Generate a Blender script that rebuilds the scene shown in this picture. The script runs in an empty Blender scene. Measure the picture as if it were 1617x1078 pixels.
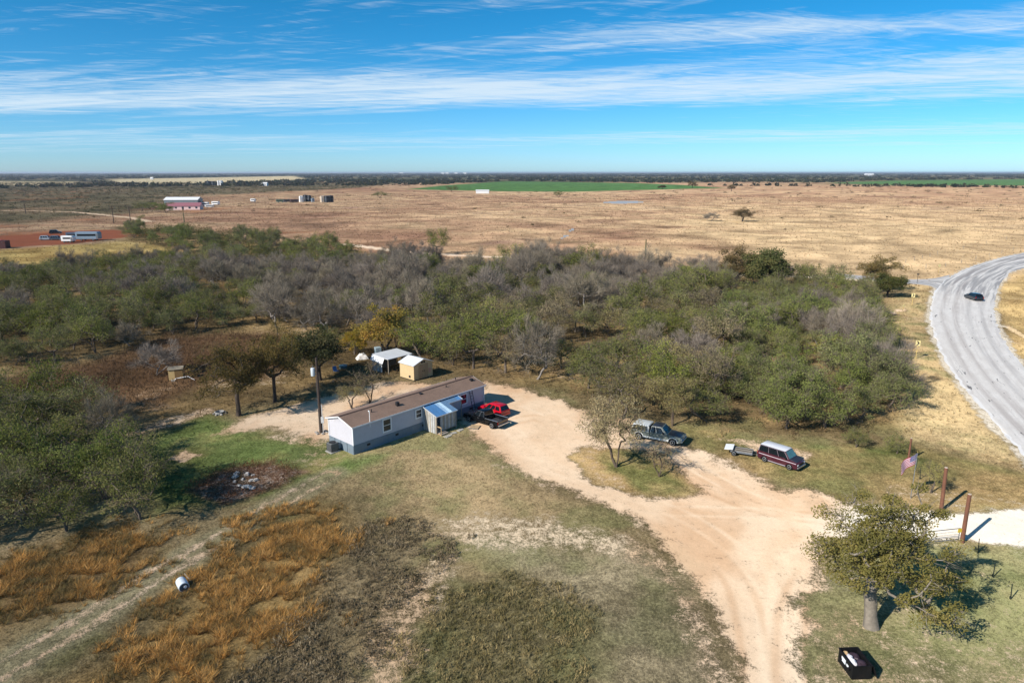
import bpy, math, random
import numpy as np
from mathutils import Vector

# ------------------------------------------------------------------ camera, sky, sun, exposure
scene = bpy.context.scene
R = math.radians
CAM_H, CAM_PITCH, FPX = 27.0, R(13.9), 1078.0        # drone height, tilt below the horizon, focal length in photo pixels

cam_data = bpy.data.cameras.new("camera")
cam_data.sensor_width = 36.0
cam_data.lens = 24.0
cam_data.clip_start = 0.5
cam_data.clip_end = 90000.0
cam = bpy.data.objects.new("camera", cam_data)
cam.location = (0, 0, CAM_H)
cam.rotation_euler = (R(90) - CAM_PITCH, 0, 0)
scene.collection.objects.link(cam)
scene.camera = cam

SHADOW_AZ, SUN_EL = R(38.2), R(33.5)
sun_travel = Vector((math.cos(SHADOW_AZ) * math.cos(SUN_EL), math.sin(SHADOW_AZ) * math.cos(SUN_EL), -math.sin(SUN_EL)))
sun_data = bpy.data.lights.new("sun", 'SUN')
sun_data.energy = 5.0
sun_data.angle = R(0.5)
sun_data.color = (1.0, 0.94, 0.86)
sun = bpy.data.objects.new("sun", sun_data)
sun.rotation_euler = sun_travel.to_track_quat('-Z', 'Y').to_euler()
scene.collection.objects.link(sun)

world = bpy.data.worlds.new("World")
scene.world = world
world.use_nodes = True
scene.view_settings.view_transform = 'Standard'
scene.view_settings.look = 'None'
scene.view_settings.gamma = 1.0
scene.view_settings.use_curve_mapping = False
scene.view_settings.exposure = 0.22
scene.cycles.max_bounces = 4
scene.cycles.transparent_max_bounces = 8
scene.cycles.volume_bounces = 0


class NT:
    """small helper round a node tree"""
    def __init__(self, tree):
        self.t = tree
        tree.nodes.clear()

    def n(self, kind, **kw):
        nd = self.t.nodes.new(kind)
        for k, v in kw.items():
            if k == 'ins':
                for key, val in v.items():
                    if isinstance(val, bpy.types.NodeSocket):
                        self.t.links.new(val, nd.inputs[key])
                    else:
                        nd.inputs[key].default_value = val
            else:
                setattr(nd, k, v)
        return nd

    def math(self, op, a, b=None, c=None, clamp=False):
        nd = self.t.nodes.new('ShaderNodeMath')
        nd.operation = op
        nd.use_clamp = clamp
        for i, v in enumerate((a, b, c)):
            if v is None:
                continue
            if isinstance(v, bpy.types.NodeSocket):
                self.t.links.new(v, nd.inputs[i])
            else:
                nd.inputs[i].default_value = v
        return nd.outputs[0]

    def mix(self, f, a, b, blend='MIX'):
        nd = self.t.nodes.new('ShaderNodeMix')
        nd.data_type = 'RGBA'
        nd.blend_type = blend
        for s, v in ((nd.inputs[0], f), (nd.inputs[6], a), (nd.inputs[7], b)):
            if isinstance(v, bpy.types.NodeSocket):
                self.t.links.new(v, s)
            elif isinstance(v, (int, float)):
                s.default_value = v
            else:
                s.default_value = tuple(v)[:3] + (1.0,)
        return nd.outputs[2]

    def smooth(self, v, lo, hi, a=0.0, b=1.0):
        nd = self.t.nodes.new('ShaderNodeMapRange')
        nd.interpolation_type = 'SMOOTHSTEP'
        nd.inputs[1].default_value = lo
        nd.inputs[2].default_value = hi
        nd.inputs[3].default_value = a
        nd.inputs[4].default_value = b
        self.t.links.new(v, nd.inputs[0])
        return nd.outputs[0]

    def noise(self, vec, scale, detail=4, rough=0.55, dist=0.0, dim='3D'):
        nd = self.t.nodes.new('ShaderNodeTexNoise')
        nd.noise_dimensions = dim
        nd.inputs['Scale'].default_value = scale
        nd.inputs['Detail'].default_value = detail
        nd.inputs['Roughness'].default_value = rough
        nd.inputs['Distortion'].default_value = dist
        if vec is not None:
            self.t.links.new(vec, nd.inputs['Vector'])
        return nd.outputs[0]

    def link(self, a, b):
        self.t.links.new(a, b)


def lin(r, g, b):
    f = lambda c: (c / 255 / 12.92) if c / 255 <= 0.04045 else ((c / 255 + 0.055) / 1.055) ** 2.4
    return (f(r), f(g), f(b))


# --- world: Nishita sky with high cirrus in long bands (a cloud layer projected on a plane overhead)
w = NT(world.node_tree)
sky = w.n('ShaderNodeTexSky', sky_type='NISHITA')
sky.sun_disc = False
sky.sun_elevation = SUN_EL
sky.sun_rotation = math.atan2(-sun_travel.x, -sun_travel.y)
sky.altitude = 400
sky.air_density = 0.62
sky.dust_density = 0.5
sky.ozone_density = 6.0
hs = w.n('ShaderNodeHueSaturation', ins={'Hue': 0.484, 'Saturation': 1.25, 'Value': 1.15, 'Color': sky.outputs[0]})
tc = w.n('ShaderNodeTexCoord')
sp = w.n('ShaderNodeSeparateXYZ', ins={'Vector': tc.outputs['Generated']})
zz = w.math('MAXIMUM', sp.outputs[2], 0.012)
ay = w.math('ABSOLUTE', sp.outputs[1])
lu = w.math('DIVIDE', sp.outputs[0], w.math('ADD', ay, 0.3))                      # across
lv0 = w.math('LOGARITHM', w.math('DIVIDE', w.math('ADD', ay, 0.02), zz), math.e)   # log distance of the cloud layer
lv0 = w.math('ADD', lv0, w.math('MULTIPLY', lu, 0.27))                              # the bands rise to the right


def sky_noise(sx, sy, shear, off, detail, rough, dist):
    v = w.n('ShaderNodeCombineXYZ', ins={'X': w.math('MULTIPLY_ADD', lu, sx, off * 7.3), 'Y': w.math('ADD', w.math('MULTIPLY_ADD', lv0, sy, off * 3.1), w.math('MULTIPLY', lu, shear))}).outputs[0]
    return w.noise(v, 1.0, detail, rough, dist, '2D')


warp = sky_noise(2.2, 2.2, 0.0, 4.0, 2, 0.5, 0.0)
lv = w.math('ADD', lv0, w.math('MULTIPLY', w.math('SUBTRACT', warp, 0.5), 0.22))


def band(center, up_, down, amp):
    d = w.math('SUBTRACT', lv, center)
    return w.math('MULTIPLY', w.math('MULTIPLY', w.smooth(d, -up_, 0.0, 0.0, 1.0), w.smooth(d, 0.0, down, 1.0, 0.0)), amp)


streak = sky_noise(3.4, 8.5, 3.8, 1.7, 5, 0.66, 1.2)
wisp = sky_noise(10.0, 20.0, -12.0, 7.3, 4, 0.7, 1.4)
large = sky_noise(2.4, 3.0, 0.6, 9.1, 1, 0.5, 0.2)
bands = w.math('ADD', w.math('ADD', band(2.28, 0.55, 0.34, 0.86), band(1.78, 0.16, 0.14, w.smooth(lu, -0.5, 0.25, 0.05, 0.62))),
               w.math('ADD', band(3.1, 0.4, 0.5, 0.40), band(1.50, 0.3, 0.16, 0.26)))
dens = w.math('ADD', w.math('ADD', w.math('MULTIPLY', w.math('SUBTRACT', streak, 0.5), 1.15), w.math('MULTIPLY', w.math('SUBTRACT', wisp, 0.5), 1.05)),
              w.math('ADD', bands, w.math('MULTIPLY', w.math('SUBTRACT', large, 0.5), 0.9)))
cloud = w.smooth(dens, 0.08, 1.2, 0.0, 0.84)
CLOUD_COL = (5.9, 6.9, 7.7)
skyc = w.mix(cloud, hs.outputs[0], CLOUD_COL)
bg = w.n('ShaderNodeBackground', ins={'Color': skyc, 'Strength': 0.11})
wo = w.n('ShaderNodeOutputWorld')
w.link(bg.outputs[0], wo.inputs[0])

# ------------------------------------------------------------------ helpers
COL = scene.collection
rng = np.random.default_rng(7)
random.seed(7)
CP, SP = math.cos(CAM_PITCH), math.sin(CAM_PITCH)


def G(px, py, z=0.0):
    """ground point (or point at height z) that the surveyed photo position px, py stands for"""
    u, v = (px - 808.5) / FPX, (py - 539.0) / FPX
    d = (u, CP - v * SP, -SP - v * CP)
    t = (z - CAM_H) / d[2]
    return (d[0] * t, d[1] * t)


def tag(o, label=None, category=None, group=None, kind=None):
    for k, v in (('label', label), ('category', category), ('group', group), ('kind', kind)):
        if v:
            o[k] = v
    return o


def empty(name, loc, rotz=0.0, label=None, category=None, group=None):
    o = bpy.data.objects.new(name, None)
    o.empty_display_size = 0.3
    COL.objects.link(o)
    o.location = (loc[0], loc[1], loc[2] if len(loc) > 2 else 0.0)
    o.rotation_euler = (0, 0, rotz)
    return tag(o, label, category, group)


def link_mesh(name, me, mat=None, parent=None, loc=None, rotz=0.0):
    o = bpy.data.objects.new(name, me)
    COL.objects.link(o)
    if mat is not None and not me.materials:
        me.materials.append(mat)
    if parent is not None:
        o.parent = parent
    if loc is not None:
        o.location = loc
    o.rotation_euler = (0, 0, rotz)
    return o


class MB:
    """collects simple shapes, then links them as ONE mesh object"""
    def __init__(self):
        self.v, self.f = [], []

    def add(self, vs, fs):
        b = len(self.v)
        self.v += [tuple(p) for p in vs]
        self.f += [tuple(i + b for i in f) for f in fs]
        return self

    def box(self, x0, x1, y0, y1, z0, z1):
        return self.add([(x0, y0, z0), (x1, y0, z0), (x1, y1, z0), (x0, y1, z0), (x0, y0, z1), (x1, y0, z1), (x1, y1, z1), (x0, y1, z1)],
                        [(3, 2, 1, 0), (4, 5, 6, 7), (0, 1, 5, 4), (1, 2, 6, 5), (2, 3, 7, 6), (3, 0, 4, 7)])

    def hexa(self, p):   # 8 corner points, bottom ring then top ring
        return self.add(p, [(3, 2, 1, 0), (4, 5, 6, 7), (0, 1, 5, 4), (1, 2, 6, 5), (2, 3, 7, 6), (3, 0, 4, 7)])

    def tube(self, p0, p1, r0, r1=None, n=8, caps=True):
        r1 = r0 if r1 is None else r1
        p0, p1 = Vector(p0), Vector(p1)
        d = (p1 - p0).normalized()
        a = d.orthogonal().normalized()
        b = d.cross(a)
        vs = []
        for p, r in ((p0, r0), (p1, r1)):
            for i in range(n):
                t = 2 * math.pi * i / n
                vs.append(p + (a * math.cos(t) + b * math.sin(t)) * r)
        fs = [(i, (i + 1) % n, n + (i + 1) % n, n + i) for i in range(n)]
        if caps:
            fs += [tuple(range(n))[::-1], tuple(range(n, 2 * n))]
        return self.add(vs, fs)

    def lathe(self, prof, n=16, axis='z', c=(0, 0, 0)):
        """prof = [(r, h)], closed with caps"""
        vs, fs = [], []
        for r, h in prof:
            for i in range(n):
                t = 2 * math.pi * i / n
                x, y = r * math.cos(t), r * math.sin(t)
                p = (x, y, h) if axis == 'z' else ((x, h, y) if axis == 'y' else (h, x, y))
                vs.append((p[0] + c[0], p[1] + c[1], p[2] + c[2]))
        m = len(prof)
        for k in range(m - 1):
            for i in range(n):
                fs.append((k * n + i, k * n + (i + 1) % n, (k + 1) * n + (i + 1) % n, (k + 1) * n + i))
        fs += [tuple(range(n))[::-1], tuple(range((m - 1) * n, m * n))]
        return self.add(vs, fs)

    def prism(self, poly, axis, a, b):
        """polygon of 2D points extruded along an axis from a to b"""
        n = len(poly)
        mk = {'x': lambda p, t: (t, p[0], p[1]), 'y': lambda p, t: (p[0], t, p[1]), 'z': lambda p, t: (p[0], p[1], t)}[axis]
        vs = [mk(p, a) for p in poly] + [mk(p, b) for p in poly]
        fs = [tuple(range(n))[::-1], tuple(range(n, 2 * n))] + [(i, (i + 1) % n, n + (i + 1) % n, n + i) for i in range(n)]
        return self.add(vs, fs)

    def slab(self, p, th):
        """flat polygon of 3D points given a thickness along its normal"""
        p = [Vector(q) for q in p]
        nn = (p[1] - p[0]).cross(p[-1] - p[0]).normalized() * th
        n = len(p)
        vs = [q for q in p] + [q + nn for q in p]
        fs = [tuple(range(n))[::-1], tuple(range(n, 2 * n))] + [(i, (i + 1) % n, n + (i + 1) % n, n + i) for i in range(n)]
        return self.add(vs, fs)

    def build(self, name, mat, parent=None, loc=None, rotz=0.0, bevel=0.0, smooth=False):
        me = bpy.data.meshes.new(name)
        me.from_pydata(self.v, [], self.f)
        import bmesh
        bm = bmesh.new()
        bm.from_mesh(me)
        bmesh.ops.recalc_face_normals(bm, faces=bm.faces)
        if bevel > 0:
            ed = [e for e in bm.edges if len(e.link_faces) == 2 and e.calc_face_angle(0) > 0.5]
            if ed:
                bmesh.ops.bevel(bm, geom=ed, offset=bevel, segments=2, affect='EDGES', clamp_overlap=True)
        bm.to_mesh(me)
        bm.free()
        if smooth:
            for p in me.polygons:
                p.use_smooth = True
            me.set_sharp_from_angle(angle=R(38))
        me.materials.append(mat)
        return link_mesh(name, me, None, parent, loc, rotz)


def mesh_np(name, V, F, face_attr=None, vert_attr=None):
    """fast mesh from numpy: V (n,3), F (m,k); attribute dicts of float or (.,3) colours"""
    V = np.ascontiguousarray(V, dtype=np.float32)
    F = np.ascontiguousarray(F, dtype=np.int32)
    me = bpy.data.meshes.new(name)
    me.vertices.add(len(V))
    me.vertices.foreach_set('co', V.ravel())
    m, k = F.shape
    me.loops.add(m * k)
    me.loops.foreach_set('vertex_index', F.ravel())
    me.polygons.add(m)
    me.polygons.foreach_set('loop_start', np.arange(0, m * k, k, dtype=np.int32))
    me.update(calc_edges=True)
    for dom, dd in (('FACE', face_attr), ('POINT', vert_attr)):
        for key, arr in (dd or {}).items():
            arr = np.asarray(arr, dtype=np.float32)
            if arr.ndim == 1:
                at = me.attributes.new(key, 'FLOAT', dom)
                at.data.foreach_set('value', arr)
            else:
                at = me.attributes.new(key, 'FLOAT_COLOR', dom)
                c4 = np.ones((len(arr), 4), np.float32)
                c4[:, :3] = arr
                at.data.foreach_set('color', c4.ravel())
    return me


# --- value noise in numpy
def _h(ix, iy, s):
    n = (ix.astype(np.int64) * 374761393 + iy.astype(np.int64) * 668265263 + s * 1274126177) & 0x7fffffff
    n = ((n ^ (n >> 13)) * 1274126177) & 0x7fffffff
    n = (n ^ (n >> 16)) & 0xffff
    return n / 65535.0


def vnoise(x, y, s=0):
    ix, iy = np.floor(x), np.floor(y)
    fx, fy = x - ix, y - iy
    fx, fy = fx * fx * (3 - 2 * fx), fy * fy * (3 - 2 * fy)
    a, b, c, d = _h(ix, iy, s), _h(ix + 1, iy, s), _h(ix, iy + 1, s), _h(ix + 1, iy + 1, s)
    return (a + (b - a) * fx) * (1 - fy) + (c + (d - c) * fx) * fy


def fbm(x, y, o=4, s=0):
    t, a, n = 0, 1.0, 0
    for i in range(o):
        t = t + a * vnoise(x * 2 ** i + 17.3 * i, y * 2 ** i - 9.1 * i, s + i)
        n += a
        a *= 0.55
    return t / n


def sdist(x, y, poly):
    """signed distance to a polygon, positive inside"""
    P = np.asarray(poly, float)
    d2 = np.full(x.shape, 1e18)
    ins = np.zeros(x.shape, bool)
    for i in range(len(P)):
        ax, ay = P[i]
        bx, by = P[(i + 1) % len(P)]
        ex, ey = bx - ax, by - ay
        t = np.clip(((x - ax) * ex + (y - ay) * ey) / (ex * ex + ey * ey + 1e-12), 0, 1)
        d2 = np.minimum(d2, (x - ax - t * ex) ** 2 + (y - ay - t * ey) ** 2)
        if ay != by:
            c = ((ay > y) != (by > y)) & (x < (bx - ax) * (y - ay) / (by - ay) + ax)
            ins ^= c
    return np.where(ins, 1, -1) * np.sqrt(d2)


def ldist(x, y, line):
    d2 = np.full(x.shape, 1e18)
    for (ax, ay), (bx, by) in zip(line[:-1], line[1:]):
        ex, ey = bx - ax, by - ay
        t = np.clip(((x - ax) * ex + (y - ay) * ey) / (ex * ex + ey * ey + 1e-12), 0, 1)
        d2 = np.minimum(d2, (x - ax - t * ex) ** 2 + (y - ay - t * ey) ** 2)
    return np.sqrt(d2)


def sstep(v, lo, hi):
    t = np.clip((v - lo) / (hi - lo), 0, 1)
    return t * t * (3 - 2 * t)


def pg(*pts):
    return [G(*p) for p in pts]


# ------------------------------------------------------------------ materials
MATS = {}


def paint(name, rgb, rough=0.6, metal=0.0, var=0.12, scale=6.0, spec=0.4, bump=0.0, coat=0.0, dirt=None):
    """plain coloured material with procedural grain and wear"""
    if name in MATS:
        return MATS[name]
    m = bpy.data.materials.new(name)
    m.use_nodes = True
    t = NT(m.node_tree)
    c = lin(*rgb)
    tcn = t.n('ShaderNodeTexCoord')
    nz = t.noise(tcn.outputs['Object'], scale, 5, 0.6)
    nz2 = t.noise(tcn.outputs['Object'], scale * 0.17, 3, 0.5)
    f = t.math('ADD', t.math('MULTIPLY', nz, 0.6), t.math('MULTIPLY', nz2, 0.4))
    f = t.smooth(f, 0.3, 0.7)
    col = t.mix(f, tuple(x * (1 - var) for x in c), tuple(min(1, x * (1 + var)) for x in c))
    if dirt:
        dm = t.smooth(t.noise(tcn.outputs['Object'], scale * 0.5, 6, 0.7), 0.5, 0.72)
        col = t.mix(t.math('MULTIPLY', dm, dirt[1]), col, lin(*dirt[0]))
    b = t.n('ShaderNodeBsdfPrincipled', ins={'Base Color': col, 'Roughness': rough, 'Metallic': metal,
                                             'Specular IOR Level': spec, 'Coat Weight': coat})
    if bump:
        bp = t.n('ShaderNodeBump', ins={'Strength': bump, 'Distance': 0.02, 'Height': nz})
        t.link(bp.outputs[0], b.inputs['Normal'])
    o = t.n('ShaderNodeOutputMaterial')
    t.link(b.outputs[0], o.inputs[0])
    MATS[name] = m
    return m


def foliage(name, c1, c2, c3, trans=0.32, objvar=0.45, gain=1.3):
    """leaf or blade material: colour from the face tint, shifted a little for each plant"""
    m = bpy.data.materials.new(name)
    m.use_nodes = True
    t = NT(m.node_tree)
    at = t.n('ShaderNodeAttribute', attribute_name='tint')
    oi = t.n('ShaderNodeObjectInfo')
    c1, c2, c3 = (tuple(x * gain for x in lin(*c)) for c in (c1, c2, c3))
    a = t.mix(t.smooth(at.outputs['Fac'], 0.0, 0.55), c1, c2)
    col = t.mix(t.smooth(at.outputs['Fac'], 0.5, 1.0), a, c3)
    val = t.math('ADD', 1.0 - objvar * 0.5, t.math('MULTIPLY', oi.outputs['Random'], objvar))
    h2 = t.math('FRACT', t.math('MULTIPLY', oi.outputs['Random'], 37.7))
    hsn = t.n('ShaderNodeHueSaturation', ins={'Hue': t.math('ADD', 0.5 - 0.014, t.math('MULTIPLY', h2, 0.026)),
                                              'Saturation': t.math('ADD', 0.8, t.math('MULTIPLY', h2, 0.25)), 'Value': val, 'Color': col})
    d = t.n('ShaderNodeBsdfDiffuse', ins={'Color': hsn.outputs[0], 'Roughness': 0.6})
    o = t.n('ShaderNodeOutputMaterial')
    if trans > 0:
        tr = t.n('ShaderNodeBsdfTranslucent', ins={'Color': hsn.outputs[0]})
        mx = t.n('ShaderNodeMixShader', ins={0: trans, 1: d.outputs[0], 2: tr.outputs[0]})
        t.link(mx.outputs[0], o.inputs[0])
    else:
        t.link(d.outputs[0], o.inputs[0])
    MATS[name] = m
    return m


def colour_attr_mat(name, trans=0.15):
    m = bpy.data.materials.new(name)
    m.use_nodes = True
    t = NT(m.node_tree)
    at = t.n('ShaderNodeAttribute', attribute_name='col')
    d = t.n('ShaderNodeBsdfDiffuse', ins={'Color': at.outputs['Color'], 'Roughness': 0.5})
    tr = t.n('ShaderNodeBsdfTranslucent', ins={'Color': at.outputs['Color']})
    mx = t.n('ShaderNodeMixShader', ins={0: trans, 1: d.outputs[0], 2: tr.outputs[0]})
    o = t.n('ShaderNodeOutputMaterial')
    t.link(mx.outputs[0], o.inputs[0])
    MATS[name] = m
    return m


def glass(name, rgb, rough=0.08):
    if name in MATS:
        return MATS[name]
    m = bpy.data.materials.new(name)
    m.use_nodes = True
    t = NT(m.node_tree)
    nz = t.noise(t.n('ShaderNodeTexCoord').outputs['Object'], 3.0, 3)
    c = lin(*rgb)
    col = t.mix(nz, tuple(x * 0.7 for x in c), tuple(x * 1.3 for x in c))
    b = t.n('ShaderNodeBsdfPrincipled', ins={'Base Color': col, 'Roughness': rough, 'Specular IOR Level': 0.6})
    o = t.n('ShaderNodeOutputMaterial')
    t.link(b.outputs[0], o.inputs[0])
    MATS[name] = m
    return m


# ------------------------------------------------------------------ ground: one sheet to the horizon
K = 0.97     # photo colour to base colour


def C(*rgb):
    return np.array(lin(*rgb)) * K


az_f = np.radians(np.linspace(-47, 47, 441))
az_b = np.radians(np.linspace(47, 313, 40))[1:-1]
AZ = np.concatenate([az_f, az_b])                      # angle from +Y towards +X
RAD = np.concatenate([np.linspace(6, 24, 6), np.geomspace(25, 150, 430), np.geomspace(153, 40000, 290)])
aa, rr = np.meshgrid(AZ, RAD)
gx, gy = (rr * np.sin(aa)).ravel(), (rr * np.cos(aa)).ravel()
N = gx.size
nA, nR = len(AZ), len(RAD)

POLY = dict(
    thicket=pg((-500, 660), (-500, 440), (-200, 432), (0, 428), (150, 415), (290, 398), (200, 378), (180, 358), (300, 362), (420, 380), (560, 396), (700, 418), (900, 425), (1130, 436), (1300, 440),
               (1395, 468), (1410, 560), (1448, 690), (1300, 698), (1150, 690), (1080, 662), (900, 625), (790, 606), (620, 598), (480, 620), (300, 660)),
    brown=pg((-500, 590), (0, 605), (150, 572), (260, 530), (430, 528), (490, 548), (430, 590), (330, 600), (250, 640), (100, 648), (-500, 690)),
    leftfield=pg((-500, 398), (0, 394), (160, 384), (230, 374), (300, 392), (270, 402), (0, 430), (-500, 452)),
    redyard=pg((-300, 376), (0, 374), (100, 365), (185, 362), (200, 374), (120, 385), (0, 392), (-300, 404)),
    farscrub=pg((-900, 352), (-900, 288), (300, 288), (640, 288), (560, 297), (300, 310), (240, 335), (0, 352)),
    pale1=pg((170, 288), (180, 283), (300, 281), (465, 278), (480, 283), (400, 287), (250, 291)),
    pale2=pg((-300, 288), (-10, 286), (120, 287), (135, 292), (0, 293), (-300, 294)),
    green1=pg((640, 299), (700, 293), (800, 286.5), (1000, 289), (1085, 292.5), (1145, 297), (1000, 300.5), (900, 303), (780, 302)),
    green2=pg((1305, 289), (1400, 285.5), (1617, 283), (2100, 283), (2100, 294), (1617, 293), (1400, 292)),
    yard=pg((215, 745), (240, 690), (330, 655), (420, 690), (500, 700), (560, 725), (620, 715), (560, 745), (470, 775), (430, 792), (330, 800), (240, 815)),
    orangeR=pg((40, 1120), (200, 1005), (330, 890), (440, 805), (505, 780), (545, 800), (555, 850), (520, 960), (455, 1000), (330, 1120)),
    orangeL=pg((-120, 930), (60, 870), (150, 845), (245, 850), (265, 885), (150, 950), (0, 1015), (-120, 1040)),
    darkweed=pg((320, 1130), (450, 990), (545, 840), (640, 820), (730, 850), (700, 890), (620, 960), (560, 1130)),
    darkgrass=pg((620, 1130), (650, 985), (700, 930), (800, 908), (880, 925), (935, 965), (930, 1030), (950, 1130)),
    mown=pg((730, 850), (800, 845), (900, 870), (1000, 860), (1060, 900), (1170, 1130), (950, 1130), (935, 960), (800, 900)),
    brownlawn=pg((560, 730), (700, 690), (760, 730), (860, 770), (960, 810), (1030, 850), (900, 850), (740, 840), (560, 800)),
    rightgrass=pg((1262, 930), (1330, 875), (1440, 858), (1617, 868), (2200, 880), (2200, 1400), (1280, 1400)),
    vanlawn=pg((1060, 668), (1180, 690), (1300, 698), (1440, 700), (1617, 745), (1900, 790), (1617, 798), (1480, 803), (1400, 792), (1310, 788), (1200, 752), (1100, 705)),
    island=pg((900, 722), (925, 708), (985, 705), (1040, 712), (1070, 735), (1108, 762), (1112, 778), (1060, 788), (990, 783), (930, 762)),
    islandgreen=pg((950, 722), (975, 708), (1010, 712), (1040, 732), (1085, 758), (1098, 776), (1050, 784), (1000, 778), (985, 752), (955, 740)),
    verge=pg((1395, 452), (1470, 452), (1478, 540), (1560, 660), (1625, 740), (1700, 790), (1617, 745), (1440, 698), (1410, 560)),
    verge2=pg((1573, 450), (1650, 420), (2200, 480), (2200, 800), (1660, 640), (1617, 590), (1580, 520)),
    debris=pg((300, 775), (340, 745), (430, 728), (478, 745), (440, 770), (350, 797)),
    drive=pg((765, 600), (835, 612), (900, 638), (960, 658), (1010, 668), (1085, 703), (1200, 757), (1330, 792), (1400, 800), (1420, 850), (1295, 872), (1268, 950), (1275, 1078), (1300, 1400),
             (1190, 1400), (1165, 1078), (1095, 930), (1040, 852), (960, 802), (860, 762), (790, 733), (735, 690), (728, 672)),
    caliche=pg((1330, 797), (1440, 806), (1500, 808), (1617, 800), (1800, 770), (1980, 700), (2300, 830), (1750, 880), (1617, 862), (1520, 850), (1440, 850), (1330, 872)),
    backyard=pg((330, 690), (400, 655), (470, 632), (550, 612), (600, 600), (640, 600), (700, 604), (780, 602), (775, 640), (600, 690), (500, 690), (430, 672)),
    sand1=pg((660, 845), (700, 810), (860, 812), (1010, 845), (1050, 900), (1000, 890), (860, 868), (740, 870)),
    sand2=pg((540, 1130), (590, 990), (650, 910), (700, 870), (740, 880), (680, 990), (640, 1130)),
    sand3=pg((1010, 850), (1060, 880), (1120, 960), (1190, 1130), (1140, 1130), (1070, 990), (1020, 900)),
    bare1=pg((258, 727), (290, 713), (314, 718), (288, 730)),
    bare2=pg((130, 705), (260, 662), (335, 640), (350, 648), (270, 674), (170, 704)),
    bare3=pg((420, 690), (470, 680), (520, 690), (515, 705), (450, 702)),
    vanbare=pg((1120, 690), (1180, 690), (1280, 715), (1275, 730), (1190, 712)),
    roadbare=pg((1400, 492), (1430, 486), (1437, 490), (1405, 496)),
    golden=pg((1425, 610), (1520, 600), (1560, 665), (1590, 720), (1450, 690)),
    pond=pg((945, 320), (960, 317.6), (985, 316.8), (1015, 317.6), (1022, 319.5), (1005, 321.8), (965, 322)),
    puddle1=pg((893, 364), (900, 359.5), (909, 360), (905, 366), (898, 368)),
    puddle2=pg((878, 377), (890, 371), (901, 369), (897, 376), (884, 379)),
)


def catmull(pts, n):
    P = [np.array(p, float) for p in pts]
    P = [2 * P[0] - P[1]] + P + [2 * P[-1] - P[-2]]
    out = []
    for i in range(1, len(P) - 2):
        for k in range(n):
            s = k / n
            out.append(0.5 * ((2 * P[i]) + (P[i + 1] - P[i - 1]) * s + (2 * P[i - 1] - 5 * P[i] + 4 * P[i + 1] - P[i + 2]) * s * s + (3 * P[i] - P[i - 1] - 3 * P[i + 1] + P[i + 2]) * s ** 3))
    out.append(P[-2])
    return np.array(out)


road_l = pg((1900, 372), (1740, 382), (1617, 399), (1545, 417), (1500, 436), (1478, 455), (1467, 490), (1473, 530), (1500, 585), (1545, 640), (1617, 722), (1740, 840), (2000, 1060))
road_r = pg((1900, 385), (1760, 396), (1617, 424), (1590, 438), (1577, 455), (1572, 480), (1574, 505), (1584, 532), (1606, 565), (1660, 620), (1740, 690), (1900, 800), (2300, 980))
RL, RR = catmull(road_l, 24), catmull(road_r, 24)


class Layers:
    pass


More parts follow.
